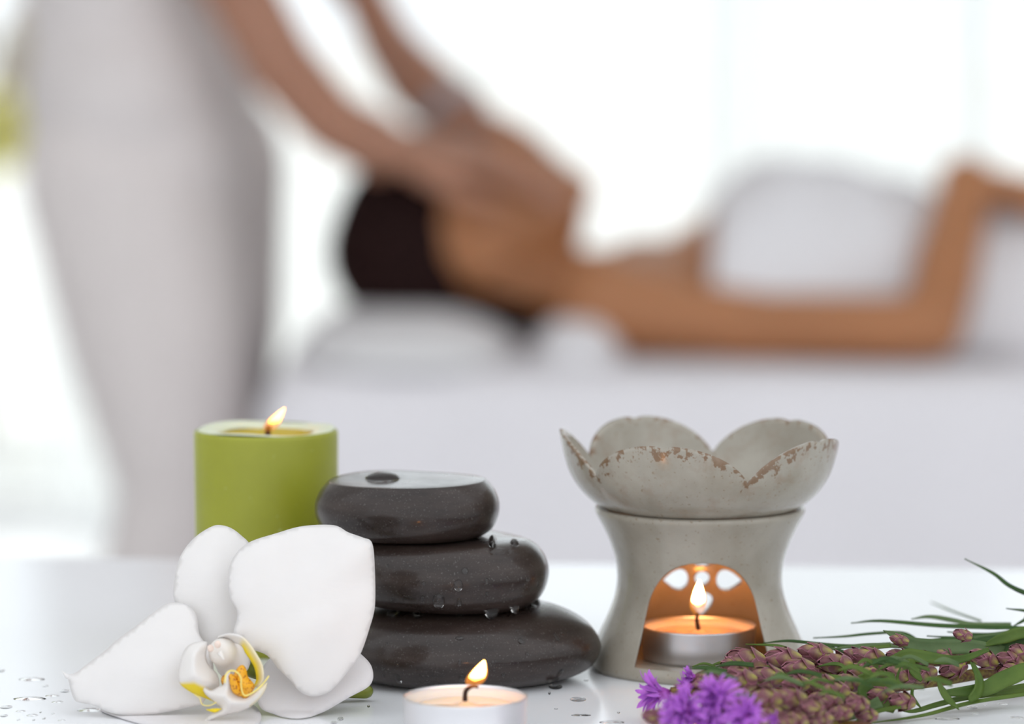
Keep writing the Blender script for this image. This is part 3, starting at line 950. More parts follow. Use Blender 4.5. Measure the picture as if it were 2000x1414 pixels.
# ------------------------------------------------------------------ flames
def flame(parent, base, tip, rmax, name, strength, bend=0.0, core_from=0.25):
    base, tip = Vector(base), Vector(tip)
    core_m, mantle_m = flame_mats(name, strength)
    def skin(t0, scale, n=20, k=16):
        v, f, hv = [], [], []
        d = tip - base
        path, rad = [], []
        for i in range(k + 1):
            t = t0 + (1 - t0) * i / k
            if scale < 1: t = min(t, 0.99)
            s = math.sin(PI * min(1, t) ** 0.72) ** 0.85 if 0 < t < 1 else 0.0
            path.append(base + d * t + Vector((bend * math.sin(PI * t), 0, 0)))
            e = i / k
            rad.append(max(1e-5, rmax * scale * s * (min(1, e * 5) if scale < 1 else 1)))
        for p, r in zip(path, rad):
            for i in range(n):
                a = 2 * PI * i / n
                v.append(p + Vector((r * math.cos(a), r * math.sin(a), 0)))
                hv.append((p - base).dot(d) / d.dot(d))
        for q in range(k):
            for i in range(n):
                j = (i + 1) % n
                f.append((q * n + i, q * n + j, (q + 1) * n + j, (q + 1) * n + i))
        return v, f, hv
    v, f, hv = skin(0.0, 1.0)
    o = mk('flame', v, f, mantle_m, parent, attrs={'h': hv})
    o['label'] = 'leaning yellow-white flame' if abs(tip.x - base.x) > 0.002 else 'upright yellow-white flame'
    v, f, hv = skin(core_from, 0.80)
    # the core reads its own height from where it starts
    hv = [max(0.0, (h - core_from) / (1 - core_from)) for h in hv]
    mk('flame_core', v, f, core_m, o, attrs={'h': hv})
    return o

# ------------------------------------------------------------------ green pillar candle
CC = Vector((P(519.5, 838, 1.31).x, 1.31, TZ))
pc = thing('pillar_candle', CC, 'short olive green pillar candle burning behind the stones', 'candle')
r, h = 0.0248, 0.076
prof = [(0, 0), (r * 0.965, 0), (r * 0.985, 0.0008), (r * 0.985, 0.004), (r * 0.99, h * 0.5), (r * 1.0, h - 0.0015), (r * 0.992, h - 0.0006), (r * 0.96, h)]
v, f = lathe_v(prof, 80, CC)
mk('wax_body', v, f, M['wax_green'], pc)
rim = [(r * 0.96, h), (r * 0.93, h + 0.0003), (r * 0.80, h + 0.0001), (r * 0.70, h - 0.0006), (r * 0.665, h - 0.0018)]
v, f = lathe_v(rim, 80, CC)
v = [Vector(p) + Vector((0, 0, 0.0005 * math.sin(3 * math.atan2(p[1] - CC.y, p[0] - CC.x) + 1))) for p in v]
mk('wax_rim', v, f, M['wax_rim'], pc)
pool = [(r * 0.67, h - 0.0016), (r * 0.62, h - 0.005), (r * 0.5, h - 0.0068), (0, h - 0.0070)]
v, f = lathe_v(pool, 64, CC)
mk('melt_pool', v, f, M['wax_pool'], pc)
wx = P(523, 852, 1.308)
tube('wick', [(wx.x, 1.308, TZ + h - 0.008), (wx.x, 1.308, TZ + h - 0.002), (wx.x + 0.0003, 1.308, TZ + h + 0.0014)], lambda t: 0.00085 + 0.0003 * t, M['wick'], pc)
flame(pc, P(522, 846, 1.308), P(556, 796, 1.308), 0.0026, 'pillar flame', 20, -0.0004, 0.30)

# ------------------------------------------------------------------ tealights
def tealight(c, r, h, label, cup_mat, wick_pts, fl, strength, melt):
    o = thing('tealight', c, label, 'candle', 'burning tealights')
    cup = [(0, 0.0003), (r * 0.90, 0.0003), (r * 0.96, 0.0), (r * 0.985, 0.0012), (r * 0.99, h * 0.55), (r, h - 0.0005), (r * 1.005, h), (r * 0.992, h + 0.0002), (r * 0.98, h - 0.0004), (r * 0.972, h - 0.003), (0, h - 0.0035)]
    v, f = lathe_v(cup, 72, c)
    mk('cup', v, f, cup_mat, o)
    w = [(r * 0.978, h - 0.0008), (r * 0.955, h - 0.0011), (r * 0.84, h - 0.0016), (r * melt, h - 0.0024), (r * (melt - 0.05), h - 0.0030)]
    v, f = lathe_v(w, 72, c)
    mk('wax', v, f, M['wax_white'], o)
    w = [(r * (melt - 0.02), h - 0.0028), (r * 0.3, h - 0.0028), (r * 0.12, h - 0.0026), (r * 0.055, h - 0.0016), (0, h - 0.0014)]
    v, f = lathe_v(w, 72, c)
    mk('melted_wax', v, f, M['wax_melt'], o)
    tube('wick', wick_pts, lambda t: 0.0008 - 0.00035 * t, M['wick'], o, 8)
    flame(o, *fl, strength)
    return o
Yt = 1.143
tc = Vector((P(908.5, 1359, Yt).x, Yt, TZ + 0.0001))
tealight(tc, 0.0188, 0.0142, 'burning tealight in a pale metal cup at the front of the stones', M['alu'],
         [tc + Vector((0, 0, 0.0115)), P(909, 1352, Yt), P(917, 1343, Yt), P(926, 1340, Yt), P(934, 1342, Yt)],
         (P(921, 1345, Yt), P(946, 1289, Yt), 0.0030, 'front flame'), 45, 0.80)

# ------------------------------------------------------------------ oil burner
BX, BYc = P(1367, 1000, 1.273).x, 1.273
BC = Vector((BX, BYc, TZ))
bn = thing('oil_burner', BC, 'grey-beige stoneware oil burner with an arched opening, bowl on top', 'oil burner')
out_p = [(0.0362, 0.0), (0.0371, 0.0012), (0.0372, 0.0028), (0.0357, 0.0065), (0.0331, 0.0125), (0.0304, 0.0185), (0.0284, 0.0245), (0.0277, 0.030), (0.0282, 0.036), (0.0300, 0.042), (0.0322, 0.047), (0.0342, 0.0508), (0.0350, 0.0524)]
rim_p = [(0.03525, 0.0532), (0.0350, 0.0541), (0.0341, 0.0545), (0.0326, 0.0538), (0.0309, 0.0524), (0.0303, 0.0512)]
in_p = [(0.0290, 0.047), (0.0262, 0.041), (0.0244, 0.035), (0.0238, 0.030), (0.0243, 0.0245), (0.0262, 0.0185), (0.0288, 0.0125), (0.0305, 0.0060), (0.0300, 0.0036), (0, 0.0034)]
sm = [(q.x, q.y) for q in catmull([Vector((a, b_, 0)) for a, b_ in out_p], 40)]
prof = [(0, 0.0)] + sm + rim_p + in_p
v, f = lathe_v(prof, 128, BC)
base_o = mk('burner_base', v, f, M['ceramic'], bn)
def cutter(outline, y0, y1):
    n = len(outline)
    v = [BC + Vector((x, y0, z)) for x, z in outline] + [BC + Vector((x, y1, z)) for x, z in outline]
    f = [tuple(range(n)), tuple(range(2 * n - 1, n - 1, -1))] + [(i, n + i, n + (i + 1) % n, (i + 1) % n) for i in range(n)]
    bm2 = bmesh.new()
    vs = [bm2.verts.new(p) for p in v]
    for q in f: bm2.faces.new([vs[i] for i in q])
    bmesh.ops.recalc_face_normals(bm2, faces=bm2.faces)
    me = bpy.data.meshes.new('cut'); bm2.to_mesh(me); bm2.free()
    o = bpy.data.objects.new('cut', me); col.objects.link(o)
    return o
half = [(0.0225, 0.0046), (0.0210, 0.0105), (0.0195, 0.0165), (0.0183, 0.0220), (0.0168, 0.0275), (0.0142, 0.0325), (0.0105, 0.0365), (0.0055, 0.0388), (0.0, 0.0394)]
hs = [(q.x, q.y) for q in catmull([Vector((a, b_, 0)) for a, b_ in half], 30)]
arch = [(x - 0.0002, z) for x, z in hs] + [(-x - 0.0002, z) for x, z in hs[-2::-1]]
cuts = [cutter(arch, -0.06, -0.004)]
hz = P(1371, 1128, 1.299).z - TZ
hx = P(1371, 1128, 1.299).x - BX
cuts.append(cutter([(hx + 0.0025 * math.cos(2 * PI * i / 20), hz + 0.0025 * math.sin(2 * PI * i / 20)) for i in range(20)], 0.006, 0.06))
def tear(cx, cz, ang, L, W):
    out = []
    for i in range(24):
        t = 2 * PI * i / 24
        t += 1e-3
        x = math.cos(t); y = math.sin(t) * abs(math.sin(t / 2)) ** 1.1 / 0.77
        x = x * L / 2; y = y * W / 2
        out.append((cx + x * math.cos(ang) - y * math.sin(ang), cz + x * math.sin(ang) + y * math.cos(ang)))
    return out
for ang in (0, PI / 2, PI, 1.5 * PI):
    cuts.append(cutter(tear(hx + 0.0092 * math.cos(ang), hz - 0.0003 + 0.0090 * math.sin(ang), ang, 0.0088, 0.0075), 0.006, 0.06))
for c in cuts:
    m = base_o.modifiers.new('cut', 'BOOLEAN'); m.object = c; m.operation = 'DIFFERENCE'; m.solver = 'EXACT'
bake(base_o)
for c in cuts:
    bpy.data.objects.remove(c, do_unlink=True)
base_o.data.polygons.foreach_set('use_smooth', [True] * len(base_o.data.polygons))
base_o.data.set_sharp_from_angle(angle=math.radians(40))

# bowl with five notched petals
bowl = thing('burner_bowl', BC + Vector((0, 0, 0.0485)), 'five-petalled stoneware bowl with brown worn rim resting on the burner', 'bowl')
ctr = [-91, -18, 54, 137, 206]
def petal_h(th):
    """0 at the notch between petals, 1 at the petal crown; th in degrees from the front, clockwise seen from above"""
    th = (th + 91) % 360 - 91
    cs = ctr + [ctr[0] + 360]
    best = None
    for i in range(5):
        c0 = ctr[i]
        lo = (ctr[i - 1] - (360 if i == 0 else 0) + c0) / 2
        hi = (cs[i + 1] + c0) / 2
        for t in (th, th + 360, th - 360):
            if lo <= t <= hi:
                u = (t - c0) / ((hi - c0) if t > c0 else (c0 - lo))
                return u
    return 1.0
bp = catmull([Vector(q) for q in ((0.0, 0.0485, 0), (0.012, 0.0486, 0), (0.022, 0.0494, 0), (0.0302, 0.0527, 0), (0.0377, 0.0577, 0), (0.0430, 0.0645, 0), (0.0456, 0.0718, 0), (0.0472, 0.0800, 0))], 60)
zl = [q.y for q in bp]
def r_at(z):
    for a, b_ in zip(bp, bp[1:]):
        if a.y <= z <= b_.y:
            t = (z - a.y) / max(1e-9, b_.y - a.y)
            return a.x + (b_.x - a.x) * t
    return bp[-1].x
n, k_ = 360, 30
v, f, rv = [], [], []
for i in range(n):
    th = 360.0 * i / n
    u = petal_h(th)
    hgt = (1 - abs(u) ** 2.3)
    hgt = hgt ** 0.8 - 0.055 * math.exp(-(u / 0.07) ** 2)
    ztop = 0.0670 + (0.0800 - 0.0670) * max(0, hgt)
    flare = 1.0 - 0.015 * abs(u) ** 4
    a = math.radians(th)
    for side in (0, 1):
        for k in range(k_ + 1):
            t = (k / k_) ** 0.8
            # run along the profile by arc share up to ztop
            z = 0.0485 + (ztop - 0.0485) * t ** 1.6
            rr_ = r_at(z) if t > 0 else 0.0
            thick = 0.0026 - 0.0010 * t
            if k == k_:
                thick *= 0.75
            if side:
                rr_ = max(0.0, rr_ - thick * (0.35 + 0.65 * t)) if k else 0.0
                z = z + thick * (1 - 0.75 * t)
                if k == k_: z = ztop - 0.0001
            v.append(BC + Vector((rr_ * flare * math.sin(a), -rr_ * flare * math.cos(a), z)))
            rv.append((ztop - z) * 1000.0 * (1.0 if not side else 1.4) + (2.5 if side else 0.0))
S = 2 * (k_ + 1)
for i in range(n):
    j = (i + 1) % n
    for side in (0, 1):
        for k in range(k_):
            q = [i * S + side * (k_ + 1) + k, j * S + side * (k_ + 1) + k, j * S + side * (k_ + 1) + k + 1, i * S + side * (k_ + 1) + k + 1]
            f.append(tuple(q if not side else q[::-1]))
    f.append((i * S + k_, j * S + k_, j * S + S - 1, i * S + S - 1))
bo = mk('bowl_shell', v, f, M['ceramic_worn'], bowl, attrs={'rim': rv})
bm2 = bmesh.new(); bm2.from_mesh(bo.data)
bmesh.ops.remove_doubles(bm2, verts=bm2.verts, dist=2e-6)
bm2.to_mesh(bo.data); bm2.free()

Yb = 1.2685
bc = Vector((P(1365, 1222, Yb).x, Yb, TZ + 0.0035))
tealight(bc, 0.0192, 0.0112, 'burning tealight in a grey metal cup inside the oil burner', M['alu_b'],
         [bc + Vector((0, 0, 0.009)), P(1361, 1212, Yb), P(1362, 1203, Yb), P(1362.5, 1196, Yb)],
         (P(1362, 1203, Yb), P(1366, 1132, Yb), 0.0028, 'burner flame'), 170, 0.86)

# ------------------------------------------------------------------ orchid
OC = Vector((P(450, 1400, 1.185).x, 1.185, TZ))
orc = thing('orchid_bloom', OC, 'white orchid blossom with yellow lip lying against candle and stones', 'flower')
def clampY(px, py, Y, lift=0.0006):
    return min(Y, T(px, py, TZ + lift).y)
def petal(name, base, outline, depth, mat, parent, thick=0.0006, step=9.0, per=6, attrs=None, label=None):
    """outline is read in the picture, depth(px, py, t, e) gives each point its own distance;
    t runs 0 in the middle .. 1 at the margin, e is a soft margin weight"""
    out = closed_curve([Vector((x, y, 0)) for x, y in outline], per)
    n = len(out)
    x0, x1 = min(q.x for q in out), max(q.x for q in out)
    y0, y1 = min(q.y for q in out), max(q.y for q in out)
    def dist(x, y):
        best = 1e9
        for i in range(n):
            a, b_ = out[i], out[(i + 1) % n]
            dx, dy = b_.x - a.x, b_.y - a.y
            l2 = dx * dx + dy * dy or 1e-9
            t = max(0, min(1, ((x - a.x) * dx + (y - a.y) * dy) / l2))
            best = min(best, (a.x + dx * t - x) ** 2 + (a.y + dy * t - y) ** 2)
        return math.sqrt(best)
    pts = [Vector((q.x, q.y)) for q in out]
    for i in range(int((x1 - x0) / step) + 2):
        for k in range(int((y1 - y0) / (step * 0.866)) + 2):
            x, y = x0 + step * (i + 0.5 * (k % 2)), y0 + step * 0.866 * k
            if dist(x, y) > step * 0.45: pts.append(Vector((x, y)))
    co, _, faces, _, _, _ = delaunay_2d_cdt(pts, [], [list(range(n))], 1, 1e-4)
    ds = [dist(q.x, q.y) for q in co]
    dm = max(ds)
    v, tint = [], []
    for q, d in zip(co, ds):
        t, e = 1 - d / dm, math.exp(-d / 14.0)
        v.append(P(q.x, q.y, clampY(q.x, q.y, depth(q.x, q.y, t, e)))); tint.append(attrs(q.x, q.y, t) if attrs else 0.0)
    o = mk(name, v, [tuple(q) for q in faces], mat, parent, solid=thick, attrs={'tint': tint})
    if label: o['label'] = label
    return o
# two broad petals
RP = [(457, 1238), (465, 1198), (449, 1164), (448, 1116), (460, 1085), (488, 1060), (539, 1043), (590, 1029), (651, 1027), (680, 1041), (708, 1051), (726, 1062),
      (731, 1116), (731, 1184), (719, 1232), (702, 1279), (678, 1313), (644, 1350), (610, 1359), (586, 1350), (569, 1330), (545, 1306), (522, 1279), (491, 1266), (474, 1247)]
def bell(x, y, cx, cy, sx, sy):
    return math.exp(-((x - cx) / sx) ** 2 - ((y - cy) / sy) ** 2)
def d_right(x, y, t, e):
    u = max(0.0, (x - 470) / 260.0)
    crease = 0.0016 * math.exp(-((y - 1240 + 0.45 * (x - 470)) / 34.0) ** 2) * u
    return 1.1850 - 0.000060 * (y - 1240) - 0.0050 * bell(x, y, 590, 1190, 130, 130) + 0.0022 * e + crease + 0.0007 * math.sin(x * 0.03 + y * 0.02)
petal('petal', (470, 1240), RP, d_right, M['petal'], orc)
LP_ = [(390, 1242), (384, 1205), (372, 1187), (350, 1178), (325, 1181), (300, 1198), (262, 1227), (228, 1252), (205, 1273), (180, 1291), (153, 1312), (140, 1317), (130, 1316), (122, 1311),
       (127, 1323), (134, 1328), (140, 1350), (146, 1366), (156, 1372), (185, 1378), (215, 1391), (250, 1396), (300, 1394), (345, 1386), (385, 1378), (397, 1372), (415, 1330), (412, 1275)]
def d_left(x, y, t, e):
    return 1.1880 - 0.000085 * (y - 1270) - 0.0035 * math.exp(-((x - 285) / 110.0) ** 2 - ((y - 1300) / 55.0) ** 2) + 0.000018 * (300 - x) + 0.0018 * e + 0.0004 * math.sin(x * 0.03 + y * 0.03)
petal('petal', (408, 1280), LP_, d_left, M['petal'], orc)
# dorsal sepal behind both petals
DP = [(440, 1262), (410, 1265), (392, 1250), (380, 1215), (352, 1190), (340, 1165), (343, 1125), (350, 1095), (365, 1068), (388, 1045), (415, 1029), (432, 1027), (452, 1033), (472, 1048), (488, 1066), (500, 1110), (500, 1180), (480, 1240)]
petal('sepal', (440, 1255), DP, lambda x, y, t, e: 1.196 - 0.000075 * (y - 1250) - 0.003 * bell(x, y, 420, 1130, 60, 90) + 0.0018 * e, M['petal'], orc)
# lateral sepals, one to each side below
SP = [(508, 1330), (520, 1295), (560, 1270), (640, 1260), (690, 1268), (706, 1280), (722, 1297), (728, 1315), (726, 1332), (714, 1345), (678, 1364), (637, 1388), (610, 1398), (580, 1402), (552, 1399), (524, 1391), (508, 1380), (503, 1356)]
petal('sepal', (510, 1335), SP, lambda x, y, t, e: 1.1965 - 0.000125 * (y - 1290) - 0.002 * bell(x, y, 620, 1330, 80, 50) + 0.0015 * e, M['sepal'], orc)
BP = [(490, 1376), (440, 1376), (380, 1380), (300, 1386), (225, 1386), (196, 1386), (225, 1398), (285, 1416), (350, 1434), (420, 1446), (480, 1440), (510, 1404)]
petal('sepal', (480, 1400), BP, lambda x, y, t, e: T(x, y, TZ + 0.0006 + 0.0008 * (1 - e)).y, M['sepal'], orc)

# the lip: left side lobe, right side lobe, scoop-shaped middle lobe, callus, column, tendrils
def z2(x, y): return (320 + x / 6.042, 1180 + y / 6.042)
lip = mk('lip', [], [], M['lip'], orc) if False else None
def clamp01(x): return max(0.0, min(1.0, x))
LL = [z2(*q) for q in ((500, 450), (400, 452), (300, 490), (232, 580), (192, 720), (175, 850), (195, 930), (250, 985), (320, 1030), (400, 1072), (480, 1098), (560, 1135), (630, 1185), (682, 1232), (600, 1140), (560, 1095),
                       (520, 1050), (560, 1022), (620, 985), (650, 940), (622, 830), (562, 760), (510, 690), (490, 600), (500, 520))]
def t_left(x, y, t):
    # yellow wedge along the lower edge of the lobe
    X, Yz = (x - 320) * 6.042, (y - 1180) * 6.042
    line = 895 + max(0, X - 360) * 0.52
    if X < 360: line = 895 + 0.06 * (360 - X)
    return clamp01((Yz - line) / 45.0)
petal('lip_lobe', z2(350, 850), LL, lambda x, y, t, e: 1.1660 + 0.0075 * t ** 2 + 0.00006 * (x - 360) - 0.00002 * (y - 1300), M['lip'], orc, 0.0005, 4.0, 6, t_left, 'cream side lobe with a yellow lower edge')
def band(name, pts, widths, Ys, mat, parent, tint, label=None):
    """a strap that shows its inner face: two edge curves, one nearer, one further back"""
    n = 26
    a = catmull([Vector((x, y, Y)) for (x, y), Y in zip(pts, Ys)], n)
    w = catmull([Vector((q[0], q[1], 0)) for q in widths], n)
    v, f, tt = [], [], []
    for i in range(n):
        for k in range(5):
            s = k / 4
            x, y, Y = a[i].x + w[i].x * s, a[i].y + w[i].y * s, a[i].z + 0.0045 * s + 0.0012 * math.sin(PI * s)
            v.append(P(x, y, clampY(x, y, Y))); tt.append(tint(i / (n - 1), s))
    for i in range(n - 1):
        for k in range(4):
            f.append((i * 5 + k, (i + 1) * 5 + k, (i + 1) * 5 + k + 1, i * 5 + k + 1))
    o = mk(name, v, f, mat, parent, solid=0.0005, attrs={'tint': tt})
    if label: o['label'] = label
    return o
rb = [z2(*q) for q in ((640, 385), (760, 352), (880, 368), (950, 408), (1030, 500), (1100, 610), (1155, 715), (1172, 820), (1165, 900), (1110, 975))]
wv = [(q[0] / 6.042, q[1] / 6.042) for q in ((-20, 60), (0, 80), (-15, 95), (-25, 85), (-60, 80), (-75, 50), (-85, 30), (-82, 10), (-75, 0), (-60, 10))]
band('lip_lobe', rb, wv, [1.178, 1.175, 1.173, 1.172, 1.171, 1.170, 1.170, 1.170, 1.171, 1.172], M['lip'], orc,
     lambda u, s: clamp01((u - 0.26) * 9) * clamp01(0.35 + s * 0.9), 'side lobe edged in bright yellow')
MP = [z2(*q) for q in ((445, 950), (520, 1010), (570, 1022), (640, 985), (705, 960), (718, 900), (735, 820), (775, 790), (790, 850), (805, 950), (835, 1035), (900, 1072), (970, 1096), (1050, 1058),
                       (1130, 1000), (1218, 925), (1205, 975), (1160, 1060), (1100, 1132), (1000, 1212), (900, 1258), (800, 1285), (700, 1310), (600, 1345), (500, 1395), (430, 1420), (560, 1310), (680, 1235), (600, 1145), (500, 1060))]
petal('lip_tongue', z2(800, 1130), MP, lambda x, y, t, e: 1.1625 + 0.0080 * t ** 1.6 + 0.00002 * (1380 - y), M['lip'], orc, 0.0006, 4.0, 6,
      lambda x, y, t: clamp01((t - 0.9) * 4) * (1 if x > 488 else 0), 'white scoop-shaped middle lobe')
YT = [z2(*q) for q in ((500, 1242), (560, 1238), (620, 1234), (682, 1232), (640, 1258), (600, 1272), (545, 1262))]
petal('lip_tip', z2(590, 1248), YT, lambda x, y, t, e: 1.168 + 0.001 * t, M['lip'], orc, 0.0006, 3.0, 5, lambda x, y, t: 1.0, 'small yellow tip')
for CP, yb in ((((915, 735), (955, 775), (975, 860), (1045, 950), (1048, 990), (970, 1090), (915, 1060), (860, 960), (845, 880), (850, 815)), 1.1690),
               (((785, 838), (830, 870), (870, 930), (900, 1020), (930, 1075), (840, 1040), (800, 950)), 1.1675),
               (((712, 850), (735, 870), (740, 930), (715, 945), (695, 905)), 1.1730)):
    pts_ = [z2(*q) for q in CP]
    cx = sum(q[0] for q in pts_) / len(pts_); cy = sum(q[1] for q in pts_) / len(pts_)
    petal('callus', (cx, cy), pts_, lambda x, y, t, e, yb=yb: yb - 0.0022 * (1 - t * t) + 0.0012 * t, M['callus'], orc, 0.0012, 3.0, 5, None, 'orange-yellow callus speckled dark red')
# column: a hooded cylinder pointing at the viewer
cb, ct = P(*z2(820, 690), 1.187), P(*z2(640, 560), 1.1735)
pth = catmull([cb, cb.lerp(ct, 0.5) + Vector((0, 0, 0.0012)), ct], 14)
rad = [0.0056 - 0.0016 * (i / 13) for i in range(14)]
rad = [r_ * (1 if i < 10 else math.sqrt(max(0.02, 1 - ((i - 9.5) / 4) ** 2))) for i, r_ in enumerate(rad)]
v, f = tube_v(pth, rad, 18)
mk('column', v, f, M['column'], orc)
for q in ((635, 475), (550, 520)):
    c = P(*z2(*q), 1.1702)
    V_, F_ = prims_v([ell(c, (0.0010, 0.0007, 0.0012))])
    mk('pollen_cap', V_, F_, M['pollen'], orc)
tube('beak', [P(*z2(660, 570), 1.1712), P(*z2(690, 620), 1.1704), P(*z2(712, 660), 1.1698)], lambda t: 0.0009 * (1 - t) + 0.00015, M['column'], orc, 8, 10)
TD = [(722, 930), (730, 840), (785, 785), (858, 800), (908, 865), (912, 960), (930, 1048), (975, 1078), (1080, 1022), (1170, 940), (1240, 845)]
tube('tendril', [P(*z2(*q), 1.1630 + 0.0004 * i) for i, q in enumerate(TD)], 0.00026, M['tendril'], orc, 8, 60)
TD = [(622, 1155), (545, 1195), (470, 1192), (437, 1155), (425, 1108), (360, 1062)]
tube('tendril', [P(*z2(*q), 1.1665) for q in TD], 0.00016, M['tendril'], orc, 8, 40)
tube('pedicel', [P(474, 1300, 1.196), P(500, 1312, 1.200), P(560, 1330, 1.204), P(640, 1346, 1.207), P(706, 1350, 1.2095), P(715, 1348, 1.2105)], lambda t: 0.0026 - 0.0004 * math.sin(PI * t), M['pedicel'], orc, 14, 30)

# ------------------------------------------------------------------ purple flower stalks
def bract_mesh(name, z0, z1, wid, lift, flare):
    """one scale of a bud, hugging the ovoid, for a bud of unit length along +Z"""
    def rad_b(z):
        return 0.30 * math.sqrt(max(0.0, 1 - ((z - 0.46) / 0.56) ** 2))
    nu, nv = 6, 4
    v, f, ed = [], [], []
    for i in range(nu + 1):
        t = i / nu
        z = z0 + (z1 - z0) * t
        w = wid * (math.sin(PI * (0.22 + 0.78 * t)) ** 0.8 if t < 1 else 0.0)
        for k in range(nv + 1):
            s = -1 + 2 * k / nv
            a = s * w
            r = rad_b(z) + lift + flare * t ** 3 - 0.02 * s * s
            v.append((r * math.sin(a), -r * math.cos(a), z))
            ed.append(max(abs(s) ** 1.5, t ** 3))
    for i in range(nu):
        for k in range(nv):
            q = i * (nv + 1) + k
            f.append((q, q + 1, q + nv + 2, q + nv + 1))
    me = bpy.data.meshes.new(name)
    me.from_pydata(v, [], f)
    me.polygons.foreach_set('use_smooth', [True] * len(f))
    a = me.attributes.new('edge', 'FLOAT', 'POINT'); a.data.foreach_set('value', ed)
    me.materials.append(M['bract'])
    return me
BR = [bract_mesh('bract_low', 0.0, 0.50, 0.95, 0.045, 0.11), bract_mesh('bract_mid', 0.12, 0.80, 1.0, 0.028, 0.06), bract_mesh('bract_high', 0.34, 1.05, 1.05, 0.010, 0.035)]
v, f = [], []
for k in range(9):
    z = k / 8
    r_ = 0.285 * math.sqrt(max(0.0, 1 - ((z - 0.46) / 0.56) ** 2))
    for i in range(12):
        a = 2 * PI * i / 12
        v.append((r_ * math.cos(a), r_ * math.sin(a), z))
for k in range(8):
    for i in range(12):
        f.append((k * 12 + i, k * 12 + (i + 1) % 12, (k + 1) * 12 + (i + 1) % 12, (k + 1) * 12 + i))
CORE = bpy.data.meshes.new('bud_core'); CORE.from_pydata(v, [], f); CORE.polygons.foreach_set('use_smooth', [True] * len(f)); CORE.materials.append(M['bud_core'])
rnb = random.Random(12)
def bud(stalk, c, axis, L, mats_open=0.0):
    axis = Vector(axis).normalized()
    o = bpy.data.objects.new('bud', CORE)
    o.parent = stalk
    o.location = Vector(c) - axis * (L * 0.5) - wloc(stalk)
    o.rotation_mode = 'QUATERNION'
    o.rotation_quaternion = axis.to_track_quat('Z', 'Y') @ Quaternion((0, 0, 1), rnb.uniform(0, 6.28))
    wd = rnb.uniform(0.86, 1.0)
    o.scale = (L * wd, L * wd, L)
    col.objects.link(o)
    for me, n, off in ((BR[0], 4, 0.0), (BR[1], 4, 0.5), (BR[2], 3, 0.2)):
        for k in range(n):
            q = bpy.data.objects.new('bract', me)
            q.parent = o
            q.rotation_euler = (rnb.uniform(-0.03, 0.03), rnb.uniform(-0.03, 0.03), 2 * PI * (k + off + rnb.uniform(-.12, .12)) / n)
            col.objects.link(q)
    return o
def floret_mesh(name, seed, n, L):
    """a star of narrow curling ribbons round a darker tube, for a head that opens along +Z"""
    rn = random.Random(seed)
    v, f = [], []
    for k in range(n):
        az = 2 * PI * k / n + rn.uniform(-0.3, 0.3)
        sp = rn.uniform(0.15, 1.05)
        le = L * rn.uniform(0.7, 1.1)
        d0 = Vector((math.cos(az), math.sin(az), 0))
        sd = Vector((-math.sin(az), math.cos(az), 0))
        tw = rn.uniform(-0.8, 0.8)
        curl = rn.uniform(-0.2, 0.7)
        w = L * rn.uniform(0.06, 0.09)
        p = d0 * (L * 0.10)
        b0 = len(v)
        S_ = 7
        for i in range(S_ + 1):
            t = i / S_
            ang = sp * (0.5 + 0.6 * t) + curl * t * t
            dr = d0 * math.sin(ang) + Vector((0, 0, math.cos(ang)))
            if i: p = p + dr * (le / S_)
            ww = w * (0.7 + 0.5 * math.sin(PI * t)) * (0.45 if i == S_ else 1)
            q = Quaternion(dr, tw * t)
            sv = q @ sd
            nn = dr.cross(sv).normalized()
            v += [p - sv * ww, p + nn * (ww * 0.4), p + sv * ww]
        for i in range(S_):
            for m_ in range(2):
                a = b0 + i * 3 + m_
                f.append((a, a + 1, a + 4, a + 3))
    me = bpy.data.meshes.new(name)
    me.from_pydata([tuple(p) for p in v], [], f)
    me.polygons.foreach_set('use_smooth', [True] * len(f))
    me.materials.append(M['floret'])
    return me
FL = [floret_mesh('floret_a', 1, 9, 1.0), floret_mesh('floret_b', 2, 8, 1.0), floret_mesh('floret_c', 5, 10, 1.0)]
v, f = tube_v([Vector((0, 0, -0.35)), Vector((0, 0, 0.0)), Vector((0, 0, 0.22))], [0.10, 0.16, 0.13], 8)
FTUBE = bpy.data.meshes.new('floret_tube'); FTUBE.from_pydata([tuple(p) for p in v], [], f); FTUBE.polygons.foreach_set('use_smooth', [True] * len(f)); FTUBE.materials.append(M['floret_dark'])
def bloom(stalk, c, axis, L, n, spread, budL=0.008):
    """an open flower head: its bud cup, with several florets standing out of it"""
    axis = Vector(axis).normalized()
    c = Vector(c)
    cup = bud(stalk, c - axis * (budL * 0.45), axis, budL)
    cup.name = 'flower_head'
    for k in range(n):
        az = 2.4 * k
        rr_ = spread * math.sqrt((k + 0.3) / n)
        u = axis.cross(Vector((0.2, 0.3, 0.9))).normalized(); w = axis.cross(u)
        dr = (axis + u * (rr_ * math.cos(az)) + w * (rr_ * math.sin(az))).normalized()
        q = bpy.data.objects.new('floret', FL[k % 3])
        t = bpy.data.objects.new('floret_tube', FTUBE)
        for ob in (q, t):
            ob.parent = stalk
            ob.location = c + dr * (L * 0.25) - wloc(stalk)
            ob.rotation_mode = 'QUATERNION'
            ob.rotation_quaternion = dr.to_track_quat('Z', 'Y') @ Quaternion((0, 0, 1), rnb.uniform(0, 6.28))
            ob.scale = (L, L, L)
            col.objects.link(ob)
